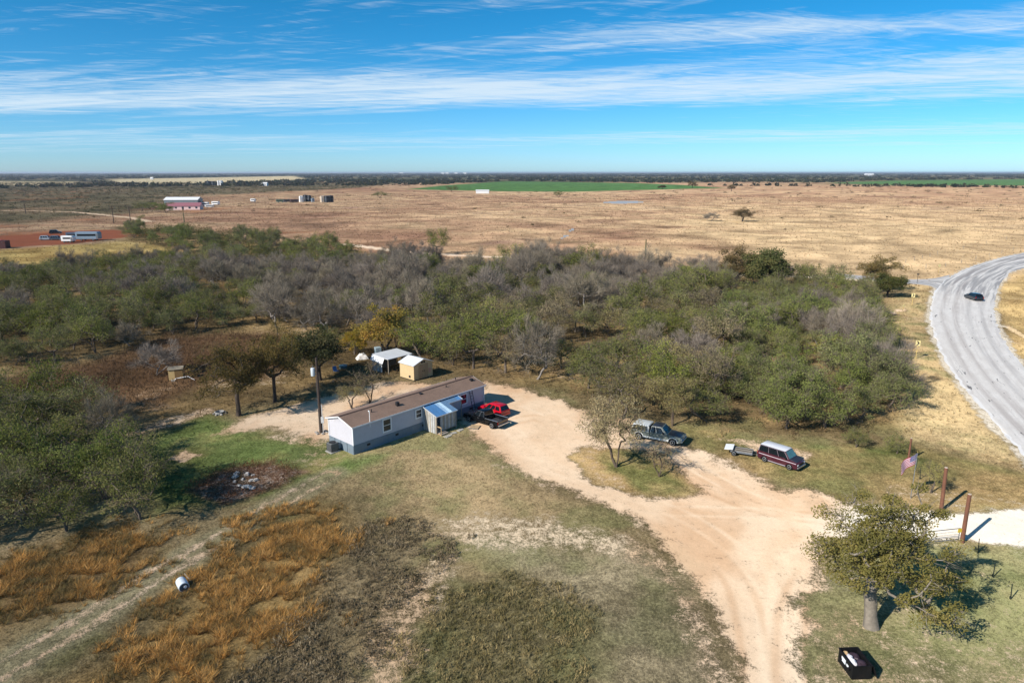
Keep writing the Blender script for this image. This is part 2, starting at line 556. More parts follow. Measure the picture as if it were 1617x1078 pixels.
def paint_ground(x, y):
    """base colours of the plant layer and of the bare soil, and how bare the ground is"""
    L = Layers()
    D = np.hypot(x, y)
    n1 = fbm(x / 9.0, y / 9.0, 4, 1)
    n2 = fbm(x / 2.6, y / 2.6, 4, 11)
    n3 = fbm(x / 60.0, y / 60.0, 5, 21)
    n4 = fbm(x / 25.0, y / 25.0, 4, 31)
    n5 = fbm(x / 240.0, y / 240.0, 4, 41)

    def ramp(t, *cols):
        t = np.clip(t, 0, 1) * (len(cols) - 1)
        i = np.minimum(t.astype(int), len(cols) - 2)
        f = (t - i)[:, None]
        A = np.array(cols)
        return A[i] * (1 - f) + A[i + 1] * f
    near = ramp(n1 * 1.4 - 0.2, C(100, 88, 62), C(124, 109, 80), C(140, 126, 96))
    far = ramp((n3 * 0.6 + n4 * 0.4 - 0.3) * 2.4, C(116, 89, 72), C(148, 116, 91), C(170, 140, 109), C(184, 157, 121), C(128, 104, 90))
    red = ramp((n5 - 0.35) * 3.0, C(142, 106, 84), C(168, 137, 108))
    far = far * 0.62 + red * 0.38
    gold = sstep(x / np.maximum(D, 1) + (n4 - 0.5) * 0.5, -0.05, 0.4)[:, None] * sstep(D, 900, 260)[:, None]
    far = far * (1 - 0.72 * gold) + 0.72 * gold * C(184, 160, 122)
    f = sstep(D + (n1 - 0.5) * 20, 175, 215)[:, None]
    col = near * (1 - f) + far * f
    soil = ramp(n2 * 0.5 + n1 * 0.5, C(196, 165, 132), C(210, 184, 154), C(221, 201, 175))
    dirt = np.zeros_like(x)

    def over(name, colour, soft, st=1.0, wob=0.0, nz=n2):
        nonlocal col
        d = sdist(x, y, POLY[name]) + (nz - 0.5) * wob
        a = (sstep(d, -soft, soft) * st)[:, None]
        col = col * (1 - a) + a * colour
        return a[:, 0]

    def bare(name, st, soft, wob=0.0, sc=None, nz=n2):
        nonlocal dirt, soil
        d = sdist(x, y, POLY[name]) + (nz - 0.5) * wob
        a = sstep(d, -soft, soft)
        dirt = np.maximum(dirt, a * st)
        if sc is not None:
            b = sstep(d, -soft - 1, -soft * 0.2)[:, None]
            soil = soil * (1 - b) + b * sc
        return a

    # distance: scrub, woods, fields
    dw = sstep(D + (n5 - 0.5) * 1500, 1500, 2300)
    strips = fbm(x / 900.0, y / 260.0, 3, 51)
    wood = ramp((strips - 0.3) * 2.5, C(62, 66, 48), C(80, 80, 58), C(112, 100, 76))
    col = col * (1 - dw[:, None]) + dw[:, None] * wood
    over('farscrub', ramp((n3 - 0.3) * 2, C(74, 76, 56), C(96, 90, 68), C(124, 102, 78)), 30, 0.85, 60, n4)
    over('pale1', C(202, 182, 142), 20, 0.9, 60, n3)
    over('pale2', C(196, 174, 134), 20, 0.85, 60, n3)
    over('green1', ramp(n3 * 0.7 + n4 * 0.3, C(62, 96, 52), C(84, 114, 66)), 12, 1.0, 20, n3)
    over('green2', ramp(n3, C(62, 94, 54), C(82, 110, 66)), 12, 1.0, 20, n3)
    # middle ground
    over('leftfield', ramp((n4 - 0.25) * 2, C(150, 122, 72), C(184, 158, 98), C(160, 138, 92)), 5, 0.95, 10, n1)
    over('thicket', ramp((n1 - 0.25) * 2, C(86, 74, 52), C(110, 92, 64), C(150, 126, 86)), 3, 0.95, 8, n1)
    over('brown', ramp((n1 - 0.2) * 1.8, C(74, 58, 42), C(98, 74, 54), C(118, 92, 66)), 3, 0.95, 8, n1)
    over('verge', ramp((n2 - 0.2) * 1.8, C(142, 120, 86), C(170, 147, 108), C(126, 119, 82)), 2.5, 0.95, 4, n1)
    over('golden', C(178, 156, 116), 2.0, 0.7, 3)
    over('verge2', ramp((n2 - 0.2) * 1.6, C(150, 124, 84), C(188, 162, 112)), 2.5, 0.95, 4, n1)
    # near ground
    over('brownlawn', ramp((n2 - 0.2) * 1.6, C(106, 100, 68), C(134, 116, 86), C(152, 130, 98)), 2.0, 0.8, 4, n1)
    over('yard', ramp((n2 * .5 + n1 * .5 - 0.25) * 2, C(72, 88, 44), C(98, 110, 62), C(136, 126, 80)), 1.5, 0.95, 5, n1)
    over('orangeR', ramp(n2, C(112, 96, 62), C(150, 120, 74)), 2.0, 0.9, 6, n1)
    over('orangeL', ramp(n2, C(92, 78, 54), C(120, 94, 60)), 2.0, 0.9, 6, n1)
    over('darkweed', ramp(n2, C(96, 86, 64), C(122, 108, 84)), 2.4, 0.8, 8, n1)
    over('darkgrass', ramp(n2, C(98, 92, 62), C(122, 112, 82)), 1.6, 0.85, 5, n1)
    over('mown', ramp((n2 - 0.2) * 1.6, C(122, 112, 86), C(142, 130, 104)), 1.5, 0.9, 3, n1)
    over('rightgrass', ramp((n2 * 0.5 + n1 * 0.5 - 0.25) * 2, C(88, 94, 58), C(112, 111, 76), C(134, 126, 92)), 1.5, 0.95, 3, n1)
    over('vanlawn', ramp((n2 * 0.4 + n1 * 0.6 - 0.25) * 2, C(90, 94, 54), C(132, 116, 78), C(164, 136, 96)), 1.2, 0.95, 4, n1)
    gp = (sstep(fbm(x / 5.0, y / 5.0, 4, 101), 0.52, 0.68) * 0.38 * sstep(D, 95, 75))[:, None]
    col = col * (1 - gp) + gp * C(94, 100, 62)
    over('debris', ramp(n2, C(90, 66, 52), C(128, 98, 80)), 0.8, 0.95, 2)
    # bare soil
    dirt = np.maximum(dirt, sstep(n1, 0.56, 0.75) * 0.40 * (D < 190))
    bare('drive', 1.0, 1.7, 3.4)
    bare('backyard', 0.92, 1.6, 5.0, None, n1)
    bare('sand1', 0.62, 2.2, 4.0, C(206, 186, 156))
    bare('sand2', 0.62, 1.6, 3.0, C(204, 186, 156))
    bare('sand3', 0.62, 1.4, 3.0)
    bare('bare1', 0.8, 0.6, 1.5)
    bare('bare2', 0.62, 0.8, 2.0)
    bare('bare3', 0.55, 0.8, 2.0)
    bare('vanbare', 0.66, 0.9, 2.0)
    bare('roadbare', 0.9, 0.8, 1.0)
    bare('debris', 0.44, 1.2, 2.0, C(176, 160, 144))
    isl = sdist(x, y, POLY['island']) + (n2 - 0.5) * 2.4
    ia = sstep(isl, -0.9, 1.3)
    dirt = dirt * (1 - ia) + ia * 0.42 * sstep(n1, 0.45, 0.7)
    ic = ramp((n2 * 0.4 + n1 * 0.6 - 0.25) * 2.2, C(74, 86, 46), C(108, 104, 64), C(172, 146, 104))
    ig = sstep(sdist(x, y, POLY['islandgreen']) + (n2 - 0.5) * 3.0, -0.9, 0.9)[:, None]
    ic = ic * ig + (1 - ig) * ramp(n2, C(150, 124, 82), C(186, 158, 112))
    dirt = np.maximum(dirt, ia * (1 - ig[:, 0]) * 0.42)
    col = col * (1 - ia[:, None]) + ia[:, None] * ic
    # reddish stretches and pale worn wheel tracks in the drive
    rd = sstep(fbm(x / 5.0, y / 11.0, 4, 61), 0.48, 0.68)[:, None]
    soil = soil * (1 - 0.5 * rd) + 0.5 * rd * C(190, 150, 112)
    for ln, wd, st in (([(1225, 1200), (1215, 1000), (1180, 880), (1200, 830), (1340, 822)], 1.6, 0.45), ([(1140, 800), (1010, 770), (880, 745), (800, 690), (800, 655)], 1.8, 0.35),
                       ([(1260, 1200), (1245, 1000), (1240, 880), (1330, 835)], 1.2, 0.4)):
        a = (sstep(ldist(x, y, pg(*ln)) + (n2 - 0.5) * 1.4, wd, wd * 0.2) * st)[:, None]
        soil = soil * (1 - a) + a * C(222, 200, 172)
    for k, ln in enumerate(([(1235, 1150), (1222, 1000), (1190, 900), (1090, 820), (960, 770), (860, 730), (810, 680)], [(1200, 1150), (1190, 1010), (1150, 900), (1050, 825), (930, 775), (840, 735)],
                            [(1240, 1150), (1235, 960), (1255, 880), (1330, 838), (1440, 830)], [(1262, 1150), (1250, 980), (1285, 900), (1360, 850)], [(1330, 815), (1200, 790), (1110, 745), (1060, 712), (990, 690), (900, 665)],
                            [(1330, 825), (1190, 800), (1090, 755), (1040, 722), (960, 700), (850, 690)], [(1300, 812), (1150, 808), (1010, 800), (900, 760)], [(900, 690), (850, 660), (800, 668)], [(930, 700), (860, 650), (790, 628)])):
        dk = np.abs(ldist(x, y, catmull(pg(*ln), 6)) - 0.8)
        a = (sstep(dk + (n2 - 0.5) * 0.25, 0.42, 0.0) * (0.06 + 0.34 * sstep(n1, 0.38, 0.66)))[:, None]
        soil = soil * (1 - a) + a * (C(182, 144, 108) if k % 2 else C(226, 206, 178))
    bare('caliche', 1.0, 0.7, 1.5)
    ca = sstep(sdist(x, y, POLY['caliche']) + (n1 - 0.5) * 6, -3.0, 2.0)[:, None]
    soil = soil * (1 - ca) + ca * ramp(n2, C(206, 197, 180), C(222, 214, 199))
    # two-track lane on the left, field roads far off
    ln = np.array(pg((-200, 1165), (0, 1058), (120, 990), (250, 905), (340, 855), (410, 812), (470, 778), (520, 750)))
    dl = np.abs(ldist(x, y, ln) - 0.75)
    dirt = np.maximum(dirt, sstep(dl + (n2 - 0.5) * 0.9, 0.85, 0.0) * 0.60)
    lane = sstep(ldist(x, y, ln) + (n2 - 0.5), 2.2, 1.2)[:, None] * 0.75
    col = col * (1 - lane) + lane * C(128, 120, 92)
    for pts, wd, st, sc in ((((-300, 355), (20, 332), (120, 335), (210, 344), (235, 350)), 4.0, 0.9, C(212, 184, 152)),
                            (((540, 385), (640, 398), (700, 402), (790, 406), (870, 411), (960, 414)), 3.2, 1.0, C(222, 196, 168)),
                            (((0, 426), (150, 412), (295, 393)), 1.4, 0.7, C(206, 174, 124)),
                            (((340, 322), (400, 319), (470, 322), (530, 323), (640, 316), (760, 307), (860, 304)), 4.5, 0.7, C(214, 186, 150)),
                            (((380, 430), (410, 372), (460, 368), (520, 378)), 2.0, 0.0, C(200, 160, 130)),
                            (((1060, 430), (1200, 434), (1300, 437), (1420, 446)), 3.5, 0.9, C(206, 190, 166)),
                            (((1165, 351), (1200, 351)), 6, 0.7, C(206, 176, 130)),
                            (((1590, 515), (1640, 545)), 0.8, 0.8, C(206, 180, 140))):
        d = ldist(x, y, pg(*pts)) + (n1 - 0.5) * wd * 0.5
        a = sstep(d, wd * 1.1, wd * 0.5)
        dirt = np.maximum(dirt, a * st)
        soil = soil * (1 - a[:, None]) + a[:, None] * sc
    for e_ in (RL, RR):                                       # gravel shoulder
        a = sstep(ldist(x, y, [tuple(p) for p in e_[::3]]) + (n2 - 0.5) * 1.6, 1.3, 0.2)
        dirt = np.maximum(dirt, a * 0.75)
        b_ = sstep(a, 0.0, 0.3)[:, None]
        soil = soil * (1 - b_) + b_ * C(192, 182, 164)
    bare('redyard', 1.0, 4, 8, C(142, 86, 64), n1)
    rs = sstep(fbm(x / 45., y / 45., 4, 71), 0.58, 0.72) * (D > 330) * (D < 1300) * 0.5 * sstep(x / np.maximum(D, 1), 0.1, -0.4)
    dirt = np.maximum(dirt, rs)
    soil = np.where(((D > 330) & (rs >= dirt))[:, None], C(176, 112, 76), soil)
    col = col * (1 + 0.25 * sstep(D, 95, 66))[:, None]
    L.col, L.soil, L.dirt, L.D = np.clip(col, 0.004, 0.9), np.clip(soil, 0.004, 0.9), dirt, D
    return L


LG = paint_ground(gx, gy)
water = np.zeros(N, bool)
for nm in ('pond', 'puddle1', 'puddle2'):
    water |= sdist(gx, gy, POLY[nm]) > 0

gm = bpy.data.materials.new("ground_soil_and_grass")
gm.use_nodes = True
t = NT(gm.node_tree)
tcn = t.n('ShaderNodeTexCoord').outputs['Object']
a_col = t.n('ShaderNodeAttribute', attribute_name='col').outputs['Color']
a_soil = t.n('ShaderNodeAttribute', attribute_name='soil').outputs['Color']
a_dirt = t.n('ShaderNodeAttribute', attribute_name='dirt').outputs['Fac']
nf = t.noise(tcn, 5.0, 4, 0.65, 0.0, '2D')
nm_ = t.noise(tcn, 1.3, 4, 0.62, 0.0, '2D')
nl = t.noise(tcn, 0.045, 9, 0.72, 0.3, '2D')
n0 = t.noise(tcn, 14.0, 2, 0.6, 0.0, '2D')
wob_ = t.math('ADD', t.math('MULTIPLY', t.math('SUBTRACT', nm_, 0.5), 1.05), t.math('ADD', t.math('MULTIPLY', t.math('SUBTRACT', nf, 0.5), 0.9), t.math('MULTIPLY', t.math('SUBTRACT', n0, 0.5), 0.7)))
edge = t.math('ADD', a_dirt, wob_)
dm = t.smooth(edge, 0.36, 0.78)
gv = t.math('ADD', t.math('ADD', t.math('MULTIPLY', nf, 0.9), t.math('MULTIPLY', n0, 0.65)), t.math('ADD', t.math('MULTIPLY', nm_, 0.6), t.math('MULTIPLY', nl, 1.5)))
grassv = t.smooth(gv, 1.35, 2.3, 0.36, 1.72)
soilv = t.smooth(gv, 1.3, 2.35, 0.87, 1.11)


def scale_col(c, v):
    vm = t.t.nodes.new('ShaderNodeVectorMath')
    vm.operation = 'SCALE'
    t.link(c, vm.inputs[0])
    t.link(v, vm.inputs['Scale'])
    return vm.outputs[0]


gcol = t.mix(dm, scale_col(a_col, grassv), scale_col(a_soil, soilv))
gb = t.n('ShaderNodeBsdfDiffuse', ins={'Color': gcol, 'Roughness': 0.8})
hgt = t.math('MULTIPLY', t.math('ADD', nf, nm_), t.math('SUBTRACT', 1.0, t.math('MULTIPLY', dm, 0.8)))
bp = t.n('ShaderNodeBump', ins={'Strength': 0.7, 'Distance': 0.12, 'Height': hgt})
t.link(bp.outputs[0], gb.inputs['Normal'])
go = t.n('ShaderNodeOutputMaterial')
t.link(gb.outputs[0], go.inputs[0])

ii, jj = np.meshgrid(np.arange(nR - 1), np.arange(nA), indexing='ij')
i0 = (ii * nA + jj).ravel()
i1 = (ii * nA + (jj + 1) % nA).ravel()
quads = np.stack([i0, i1, i1 + nA, i0 + nA], 1)
fc = quads.mean(1)
qd = LG.dirt[quads].mean(1)
qx, qy = gx[quads].mean(1), gy[quads].mean(1)
in_drive = (qd > 0.5) & (qy < 120) & ((sdist(qx, qy, POLY['drive']) > -2) | (sdist(qx, qy, POLY['caliche']) > -2)) & ((sdist(qx, qy, POLY['island']) < 0))
in_water = water[quads].all(1)
GV = np.stack([gx, gy, np.zeros(N)], 1)


def ground_part(name, mask, mat, label=None):
    q = quads[mask]
    ids, inv = np.unique(q, return_inverse=True)
    me = mesh_np(name, GV[ids], inv.reshape(q.shape)[:, ::-1],
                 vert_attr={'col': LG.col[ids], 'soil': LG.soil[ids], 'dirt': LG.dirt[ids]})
    o = link_mesh(name, me, mat)
    o['kind'] = 'structure'
    if label:
        o['label'] = label
    return o


ground_part("ground", ~in_drive & ~in_water, gm, "dry grass and weed covered ground reaching to the horizon")
ground_part("driveway", in_drive, gm, "sandy dirt driveway looping past the house to a white gravel entrance")
wm = bpy.data.materials.new("pond_water")
wm.use_nodes = True
t2 = NT(wm.node_tree)
wn = t2.noise(t2.n('ShaderNodeTexCoord').outputs['Object'], 0.6, 4)
wb = t2.n('ShaderNodeBsdfPrincipled', ins={'Base Color': t2.mix(wn, lin(168, 160, 150), lin(190, 184, 174)), 'Roughness': 0.4, 'Specular IOR Level': 0.25})
t2.link(wb.outputs[0], t2.n('ShaderNodeOutputMaterial').inputs[0])
ground_part("water", in_water, wm, "pale stock pond and puddles lying in the dry field")


# ------------------------------------------------------------------ paved road on the right
nU = 26
u = np.linspace(0, 1, nU)
RV = RL[:, None, :] * (1 - u)[None, :, None] + RR[:, None, :] * u[None, :, None]
nL = len(RL)
mid = (RL + RR) / 2
along = np.concatenate([[0], np.cumsum(np.linalg.norm(np.diff(mid, axis=0), axis=1))])
RVf = np.concatenate([RV.reshape(-1, 2), np.full((nL * nU, 1), 0.045)], 1)
rim = (u < 0.02) | (u > 0.98)
RVf[:, 2] = np.where(np.tile(rim, nL), -0.02, 0.045)
side = (RL - RR) / np.linalg.norm(RL - RR, axis=1)[:, None]
rag = (fbm(np.repeat(along, nU) / 1.7, np.tile(u, nL) * 40, 3, 91) - 0.5) * 1.3 * np.tile(np.where(u < 0.5, 1, -1) * (np.abs(u - 0.5) > 0.44), nL)
RVf[:, :2] += np.repeat(side, nU, axis=0) * rag[:, None]
ri, rj = np.meshgrid(np.arange(nL - 1), np.arange(nU - 1), indexing='ij')
b0 = (ri * nU + rj).ravel()
rq = np.stack([b0, b0 + 1, b0 + nU + 1, b0 + nU], 1)
rm = bpy.data.materials.new("road_chip_seal")
rm.use_nodes = True
t = NT(rm.node_tree)
ru = t.n('ShaderNodeAttribute', attribute_name='across').outputs['Fac']
rv = t.n('ShaderNodeAttribute', attribute_name='along').outputs['Fac']
vec = t.n('ShaderNodeCombineXYZ', ins={'X': t.math('MULTIPLY', ru, 26.0), 'Y': t.math('MULTIPLY', rv, 0.07)}).outputs[0]
vec2 = t.n('ShaderNodeCombineXYZ', ins={'X': t.math('MULTIPLY', ru, 12.0), 'Y': t.math('MULTIPLY', rv, 0.35)}).outputs[0]
vec3 = t.n('ShaderNodeCombineXYZ', ins={'X': t.math('MULTIPLY', ru, 30.0), 'Y': t.math('MULTIPLY', rv, 0.5)}).outputs[0]
s1 = t.noise(vec, 0.55, 4, 0.6, 0.4)
s2 = t.noise(vec2, 0.8, 5, 0.6)
s3 = t.noise(vec3, 0.6, 3, 0.5, 1.2)
tco = t.n('ShaderNodeTexCoord').outputs['Object']
fine = t.noise(tco, 3.0, 5, 0.7)
basec = t.mix(t.smooth(s2, 0.3, 0.7), lin(222, 214, 203), lin(236, 229, 219))
basec = t.mix(t.smooth(fine, 0.3, 0.75, 0.0, 0.5), basec, lin(200, 194, 186))
RC = float(along[int(np.argmin(np.linalg.norm(mid - np.array(G(1525, 470)), axis=1)))])
beyond = t.smooth(rv, RC + 6, RC - 14)      # bled asphalt in the bend past the junction
bleed = t.math('MULTIPLY', beyond, t.smooth(s1, 0.40, 0.60))
basec = t.mix(t.math('MULTIPLY', bleed, 0.68), basec, lin(96, 98, 102))
near_bleed = t.math('MULTIPLY', t.smooth(s1, 0.48, 0.68), 0.34)
basec = t.mix(near_bleed, basec, lin(182, 172, 164))
for cen in (0.22, 0.40, 0.60, 0.80):
    wp = t.smooth(t.math('ABSOLUTE', t.math('ADD', t.math('SUBTRACT', ru, cen), t.math('MULTIPLY', t.math('SUBTRACT', s2, 0.5), 0.05))), 0.07, 0.01)
    basec = t.mix(t.math('MULTIPLY', wp, t.smooth(s1, 0.3, 0.6, 0.14, 0.45)), basec, lin(164, 152, 143) if cen in (0.40, 0.22) else lin(170, 164, 158))
crack = t.math('MULTIPLY', t.smooth(s3, 0.66, 0.71), t.smooth(rv, RC, RC + 20))
basec = t.mix(t.math('MULTIPLY', crack, 0.75), basec, lin(70, 70, 72))
edgeline = t.math('MULTIPLY', t.smooth(t.math('ABSOLUTE', t.math('SUBTRACT', ru, 0.035)), 0.022, 0.008), t.smooth(s2, 0.3, 0.5))
basec = t.mix(t.math('MULTIPLY', edgeline, 0.85), basec, lin(236, 232, 226))
rb = t.n('ShaderNodeBsdfPrincipled', ins={'Base Color': basec, 'Roughness': 0.85, 'Specular IOR Level': 0.2})
t.link(rb.outputs[0], t.n('ShaderNodeOutputMaterial').inputs[0])
me = mesh_np("road", RVf, rq, vert_attr={'across': np.tile(u, nL), 'along': np.repeat(along, nU)})
ro = link_mesh("road", me, rm)
tag(ro, "pale grey chip seal road curving past the thicket", None, None, 'structure')
# side road mouth going left from the junction
sl = catmull(pg((1500, 434), (1470, 440), (1425, 441), (1380, 437), (1320, 432)), 8)
sr = catmull(pg((1490, 470), (1470, 452), (1425, 447.5), (1380, 443), (1320, 438)), 8)
SV = sl[:, None, :] * (1 - np.linspace(0, 1, 6))[None, :, None] + sr[:, None, :] * np.linspace(0, 1, 6)[None, :, None]
ns = len(sl)
SVf = np.concatenate([SV.reshape(-1, 2), np.full((ns * 6, 1), 0.03)], 1)
ri, rj = np.meshgrid(np.arange(ns - 1), np.arange(5), indexing='ij')
b0 = (ri * 6 + rj).ravel()
me = mesh_np("side_road", SVf, np.stack([b0, b0 + 1, b0 + 7, b0 + 6], 1),
             vert_attr={'across': np.tile(np.linspace(0.1, 0.9, 6), ns), 'along': np.repeat(np.linspace(RC - 10, RC - 40, ns), 6)})
tag(link_mesh("side_road", me, rm), "pale side road joining the bend from the left", None, None, 'structure')

# ------------------------------------------------------------------ mobile home
M_wall = paint("white_vinyl_siding", (194, 192, 196), 0.55, var=0.05, scale=3, dirt=((150, 142, 134), 0.25))
M_skirt = paint("blue_grey_skirting", (118, 132, 142), 0.6, var=0.1, scale=4, dirt=((96, 88, 76), 0.4))
M_roof = paint("brown_shingles", (144, 118, 100), 0.9, var=0.16, scale=5, bump=0.4, dirt=((118, 98, 86), 0.5))
M_white = paint("white_trim", (240, 240, 238), 0.5, var=0.05)
M_dark = paint("dark_metal", (34, 35, 38), 0.6)  # even dark grey shared by vents, ladder, handles and skids
M_grey = paint("grey_metal", (120, 122, 124), 0.45, 0.5, var=0.15)
M_galv = paint("galvanised_metal", (168, 172, 176), 0.4, 0.6, var=0.15)
M_wood = paint("weathered_wood", (150, 140, 126), 0.85, var=0.25, scale=5, bump=0.4)
M_wood2 = paint("new_wood", (188, 158, 116), 0.8, var=0.2, scale=6)
M_glass = glass("window_glass", (40, 50, 58))
M_pole = paint("creosote_pole", (70, 58, 50), 0.85, var=0.25, scale=5, bump=0.4)

HA, HB = G(559, 718), G(764.5, 644.5)
HROT = math.atan2(HB[1] - HA[1], HB[0] - HA[0])
HL, HW, HE, HP, SK = 18.4, 4.2, 2.92, 3.52, 0.95
hs_ = empty("mobile_home", (HA[0], HA[1], 0), HROT, "long white mobile home with brown shingle roof beside the dirt drive", "mobile home")


def HP2W(x, y):
    c, s = math.cos(HROT), math.sin(HROT)
    return (HA[0] + c * x - s * y, HA[1] + s * x + c * y)


# walls: lap siding boards as real courses on the four sides
MB().box(0.06, HL - 0.06, 0.06, HW - 0.06, 0.05, HE - 0.02).build("core", M_wall, hs_)
nb = 12
bh = (HE - SK) / nb
for k in range(nb):
    z0, z1 = SK + k * bh, SK + (k + 1) * bh
    for (y0, sgn) in ((0.06, -1), (HW - 0.06, 1)):
        MB().add([(0.0, y0 + sgn * 0.035, z0), (HL, y0 + sgn * 0.035, z0), (HL, y0 + sgn * 0.012, z1), (0.0, y0 + sgn * 0.012, z1),
                  (0.0, y0 - sgn * 0.02, z0), (HL, y0 - sgn * 0.02, z0), (HL, y0 - sgn * 0.02, z1), (0.0, y0 - sgn * 0.02, z1)],
                 [(0, 1, 2, 3), (0, 4, 5, 1), (3, 2, 6, 7)]).build("siding_board", M_wall, hs_)
    for (x0, sgn) in ((0.06, -1), (HL - 0.06, 1)):
        MB().add([(x0 + sgn * 0.035, 0.03, z0), (x0 + sgn * 0.035, HW - 0.03, z0), (x0 + sgn * 0.012, HW - 0.03, z1), (x0 + sgn * 0.012, 0.03, z1),
                  (x0, 0.03, z0), (x0, HW - 0.03, z0)], [(0, 1, 2, 3), (0, 4, 5, 1)]).build("siding_board", M_wall, hs_)
for x0, x1 in ((0.02, 0.058), (HL - 0.058, HL - 0.02)):
    MB().prism([(0.03, HE - 0.03), (HW - 0.03, HE - 0.03), (HW / 2, HP - 0.05)], 'x', x0, x1).build("gable", M_wall, hs_)
for (x0, y0) in ((-0.02, -0.02), (HL - 0.08, -0.02), (-0.02, HW - 0.08), (HL - 0.08, HW - 0.08)):
    MB().box(x0, x0 + 0.1, y0, y0 + 0.1, SK, HE).build("corner_trim", M_white, hs_)
# skirting in panels
npan = 15
for k in range(npan):
    x0, x1 = HL * k / npan + 0.008, HL * (k + 1) / npan - 0.008
    for y0 in (0.0, HW - 0.05):
        MB().box(x0, x1, y0, y0 + 0.05, 0.0, SK - 0.006).build("skirting_panel", M_skirt, hs_)
for k in range(4):
    for x0 in (-0.012, HL - 0.038):
        MB().box(x0, x0 + 0.05, HW * k / 4 + 0.06, HW * (k + 1) / 4 - 0.03, 0.0, SK - 0.006).build("skirting_panel", M_skirt, hs_)
# roof: two slopes of shingle courses
ov = 0.16
for side in (0, 1):
    rb_ = MB()
    y_e, y_r = (-ov, HW / 2) if side == 0 else (HW + ov, HW / 2)
    ze = HE - ov * (HP - HE) / (HW / 2) + 0.02
    nc = 16
    for k in range(nc):
        a0, a1 = k / nc, (k + 1) / nc
        ya, yb = y_e + (y_r - y_e) * a0, y_e + (y_r - y_e) * a1
        za, zb = ze + (HP - ze) * a0, ze + (HP - ze) * a1
        rb_.add([(-ov, ya, za + 0.03), (HL + ov, ya, za + 0.03), (HL + ov, yb, zb + 0.012), (-ov, yb, zb + 0.012),
                 (-ov, ya, za), (HL + ov, ya, za), (HL + ov, yb, zb), (-ov, yb, zb)],
                [(0, 1, 2, 3), (0, 4, 5, 1), (4, 7, 6, 5), (0, 3, 7, 4), (1, 5, 6, 2)])
    rf = rb_.build("roof", M_roof, hs_)
MB().box(-ov, HL + ov, HW / 2 - 0.12, HW / 2 + 0.12, HP + 0.005, HP + 0.05).build("ridge_cap", paint("ridge_shingle", (98, 78, 68), 0.9, var=0.2), hs_)
for y0 in (-ov - 0.03, HW + ov + 0.005):
    MB().box(-ov, HL + ov, y0, y0 + 0.025, HE - 0.13, HE + 0.0).build("fascia", M_white, hs_)
for x0 in (-ov - 0.03, HL + ov + 0.005):
    for s in (0, 1):
        y_e = -ov if s == 0 else HW + ov
        MB().slab([(x0, y_e, HE - 0.14), (x0, HW / 2, HP - 0.10), (x0, HW / 2, HP + 0.03), (x0, y_e, HE - 0.02)], 0.025).build("rake_board", M_white, hs_)


def window(parent, x0, x1, z0, z1, y=0.0):
    """a two-pane sash window in a wall facing local -y"""
    f = MB()
    fw = 0.13
    f.box(x0 - fw, x1 + fw, y - 0.07, y, z0 - fw, z0).box(x0 - fw, x1 + fw, y - 0.07, y, z1, z1 + fw)
    f.box(x0 - fw, x0, y - 0.07, y, z0, z1).box(x1, x1 + fw, y - 0.07, y, z0, z1)
    w_ = f.build("window", M_white, parent)
    zm = (z0 + z1) / 2
    MB().box(x0, x1, y - 0.025, y - 0.005, z0, zm - 0.02).build("pane", M_glass, w_)
    MB().box(x0, x1, y - 0.035, y - 0.01, zm + 0.02, z1).build("pane", M_glass, w_)
    MB().box(x0, x1, y - 0.05, y, zm - 0.025, zm + 0.025).build("sash_bar", M_white, w_)
    return w_


window(hs_, 3.72, 4.62, 1.35, 2.55, 0.03)
window(hs_, 8.05, 8.75, 1.65, 2.45, 0.03)
window(hs_, 14.6, 15.5, 1.45, 2.5, 0.03)
MB().box(12.2, 13.1, -0.03, 0.02, SK + 0.05, 2.85).build("door", paint("door_white", (196, 196, 198), 0.5), hs_)
for (x, y) in ((3.2, 1.2), (13.8, 1.5), (16.6, 2.9)):
    MB().tube((x, y, HE + 0.2), (x, y, HE + 0.72), 0.05, n=8).build("roof_vent", M_dark, hs_)
MB().tube((2.0, -0.12, 2.4), (2.0, -0.12, 4.0), 0.035, n=8).tube((2.0, -0.12, 4.0), (2.0, 0.05, 4.05), 0.05, n=8).build("mast_pipe", M_white, hs_)

for k in range(5):
    MB().box(1.6 + k * 3.6, 2.0 + k * 3.6, -0.012, -0.001, 0.45, 0.68).build("skirting_vent", M_dark, hs_)
for (x, y, hh) in ((6.4, 1.0, 0.4), (10.2, 1.7, 0.3), (17.6, 1.3, 0.35)):
    MB().box(x - 0.16, x + 0.16, y - 0.16, y + 0.16, HE + 0.15, HE + 0.3 + hh).build("roof_vent", M_dark, hs_)
MB().tube((HL - 0.12, -0.1, 0.1), (HL - 0.12, -0.1, HE - 0.05), 0.04, n=8).build("downpipe", M_white, hs_)
# air conditioner by the lit gable end
acp = HP2W(-0.85, 2.35)
ac = empty("air_conditioner", acp + (0,), HROT, "grey box air conditioner against the white gable end", "air conditioner")
MB().box(-0.42, 0.42, -0.42, 0.42, 0.06, 0.95).build("case", paint("ac_grey", (116, 118, 118), 0.5, 0.2), ac, bevel=0.04)
MB().box(-0.55, 0.55, -0.55, 0.55, 0.0, 0.07).build("pad", paint("concrete_pad", (168, 164, 156), 0.9), ac)
for k in range(9):
    MB().box(-0.435, 0.435, -0.435, 0.435, 0.14 + k * 0.085, 0.165 + k * 0.085).build("louvre", M_dark, ac)
MB().lathe([(0.34, 0.95), (0.34, 1.0), (0.28, 1.02), (0.05, 1.03)], 16).build("fan_grille", M_dark, ac)
MB().box(0.42, 0.86, -0.3, 0.3, 0.2, 0.6).build("duct", M_skirt, ac)

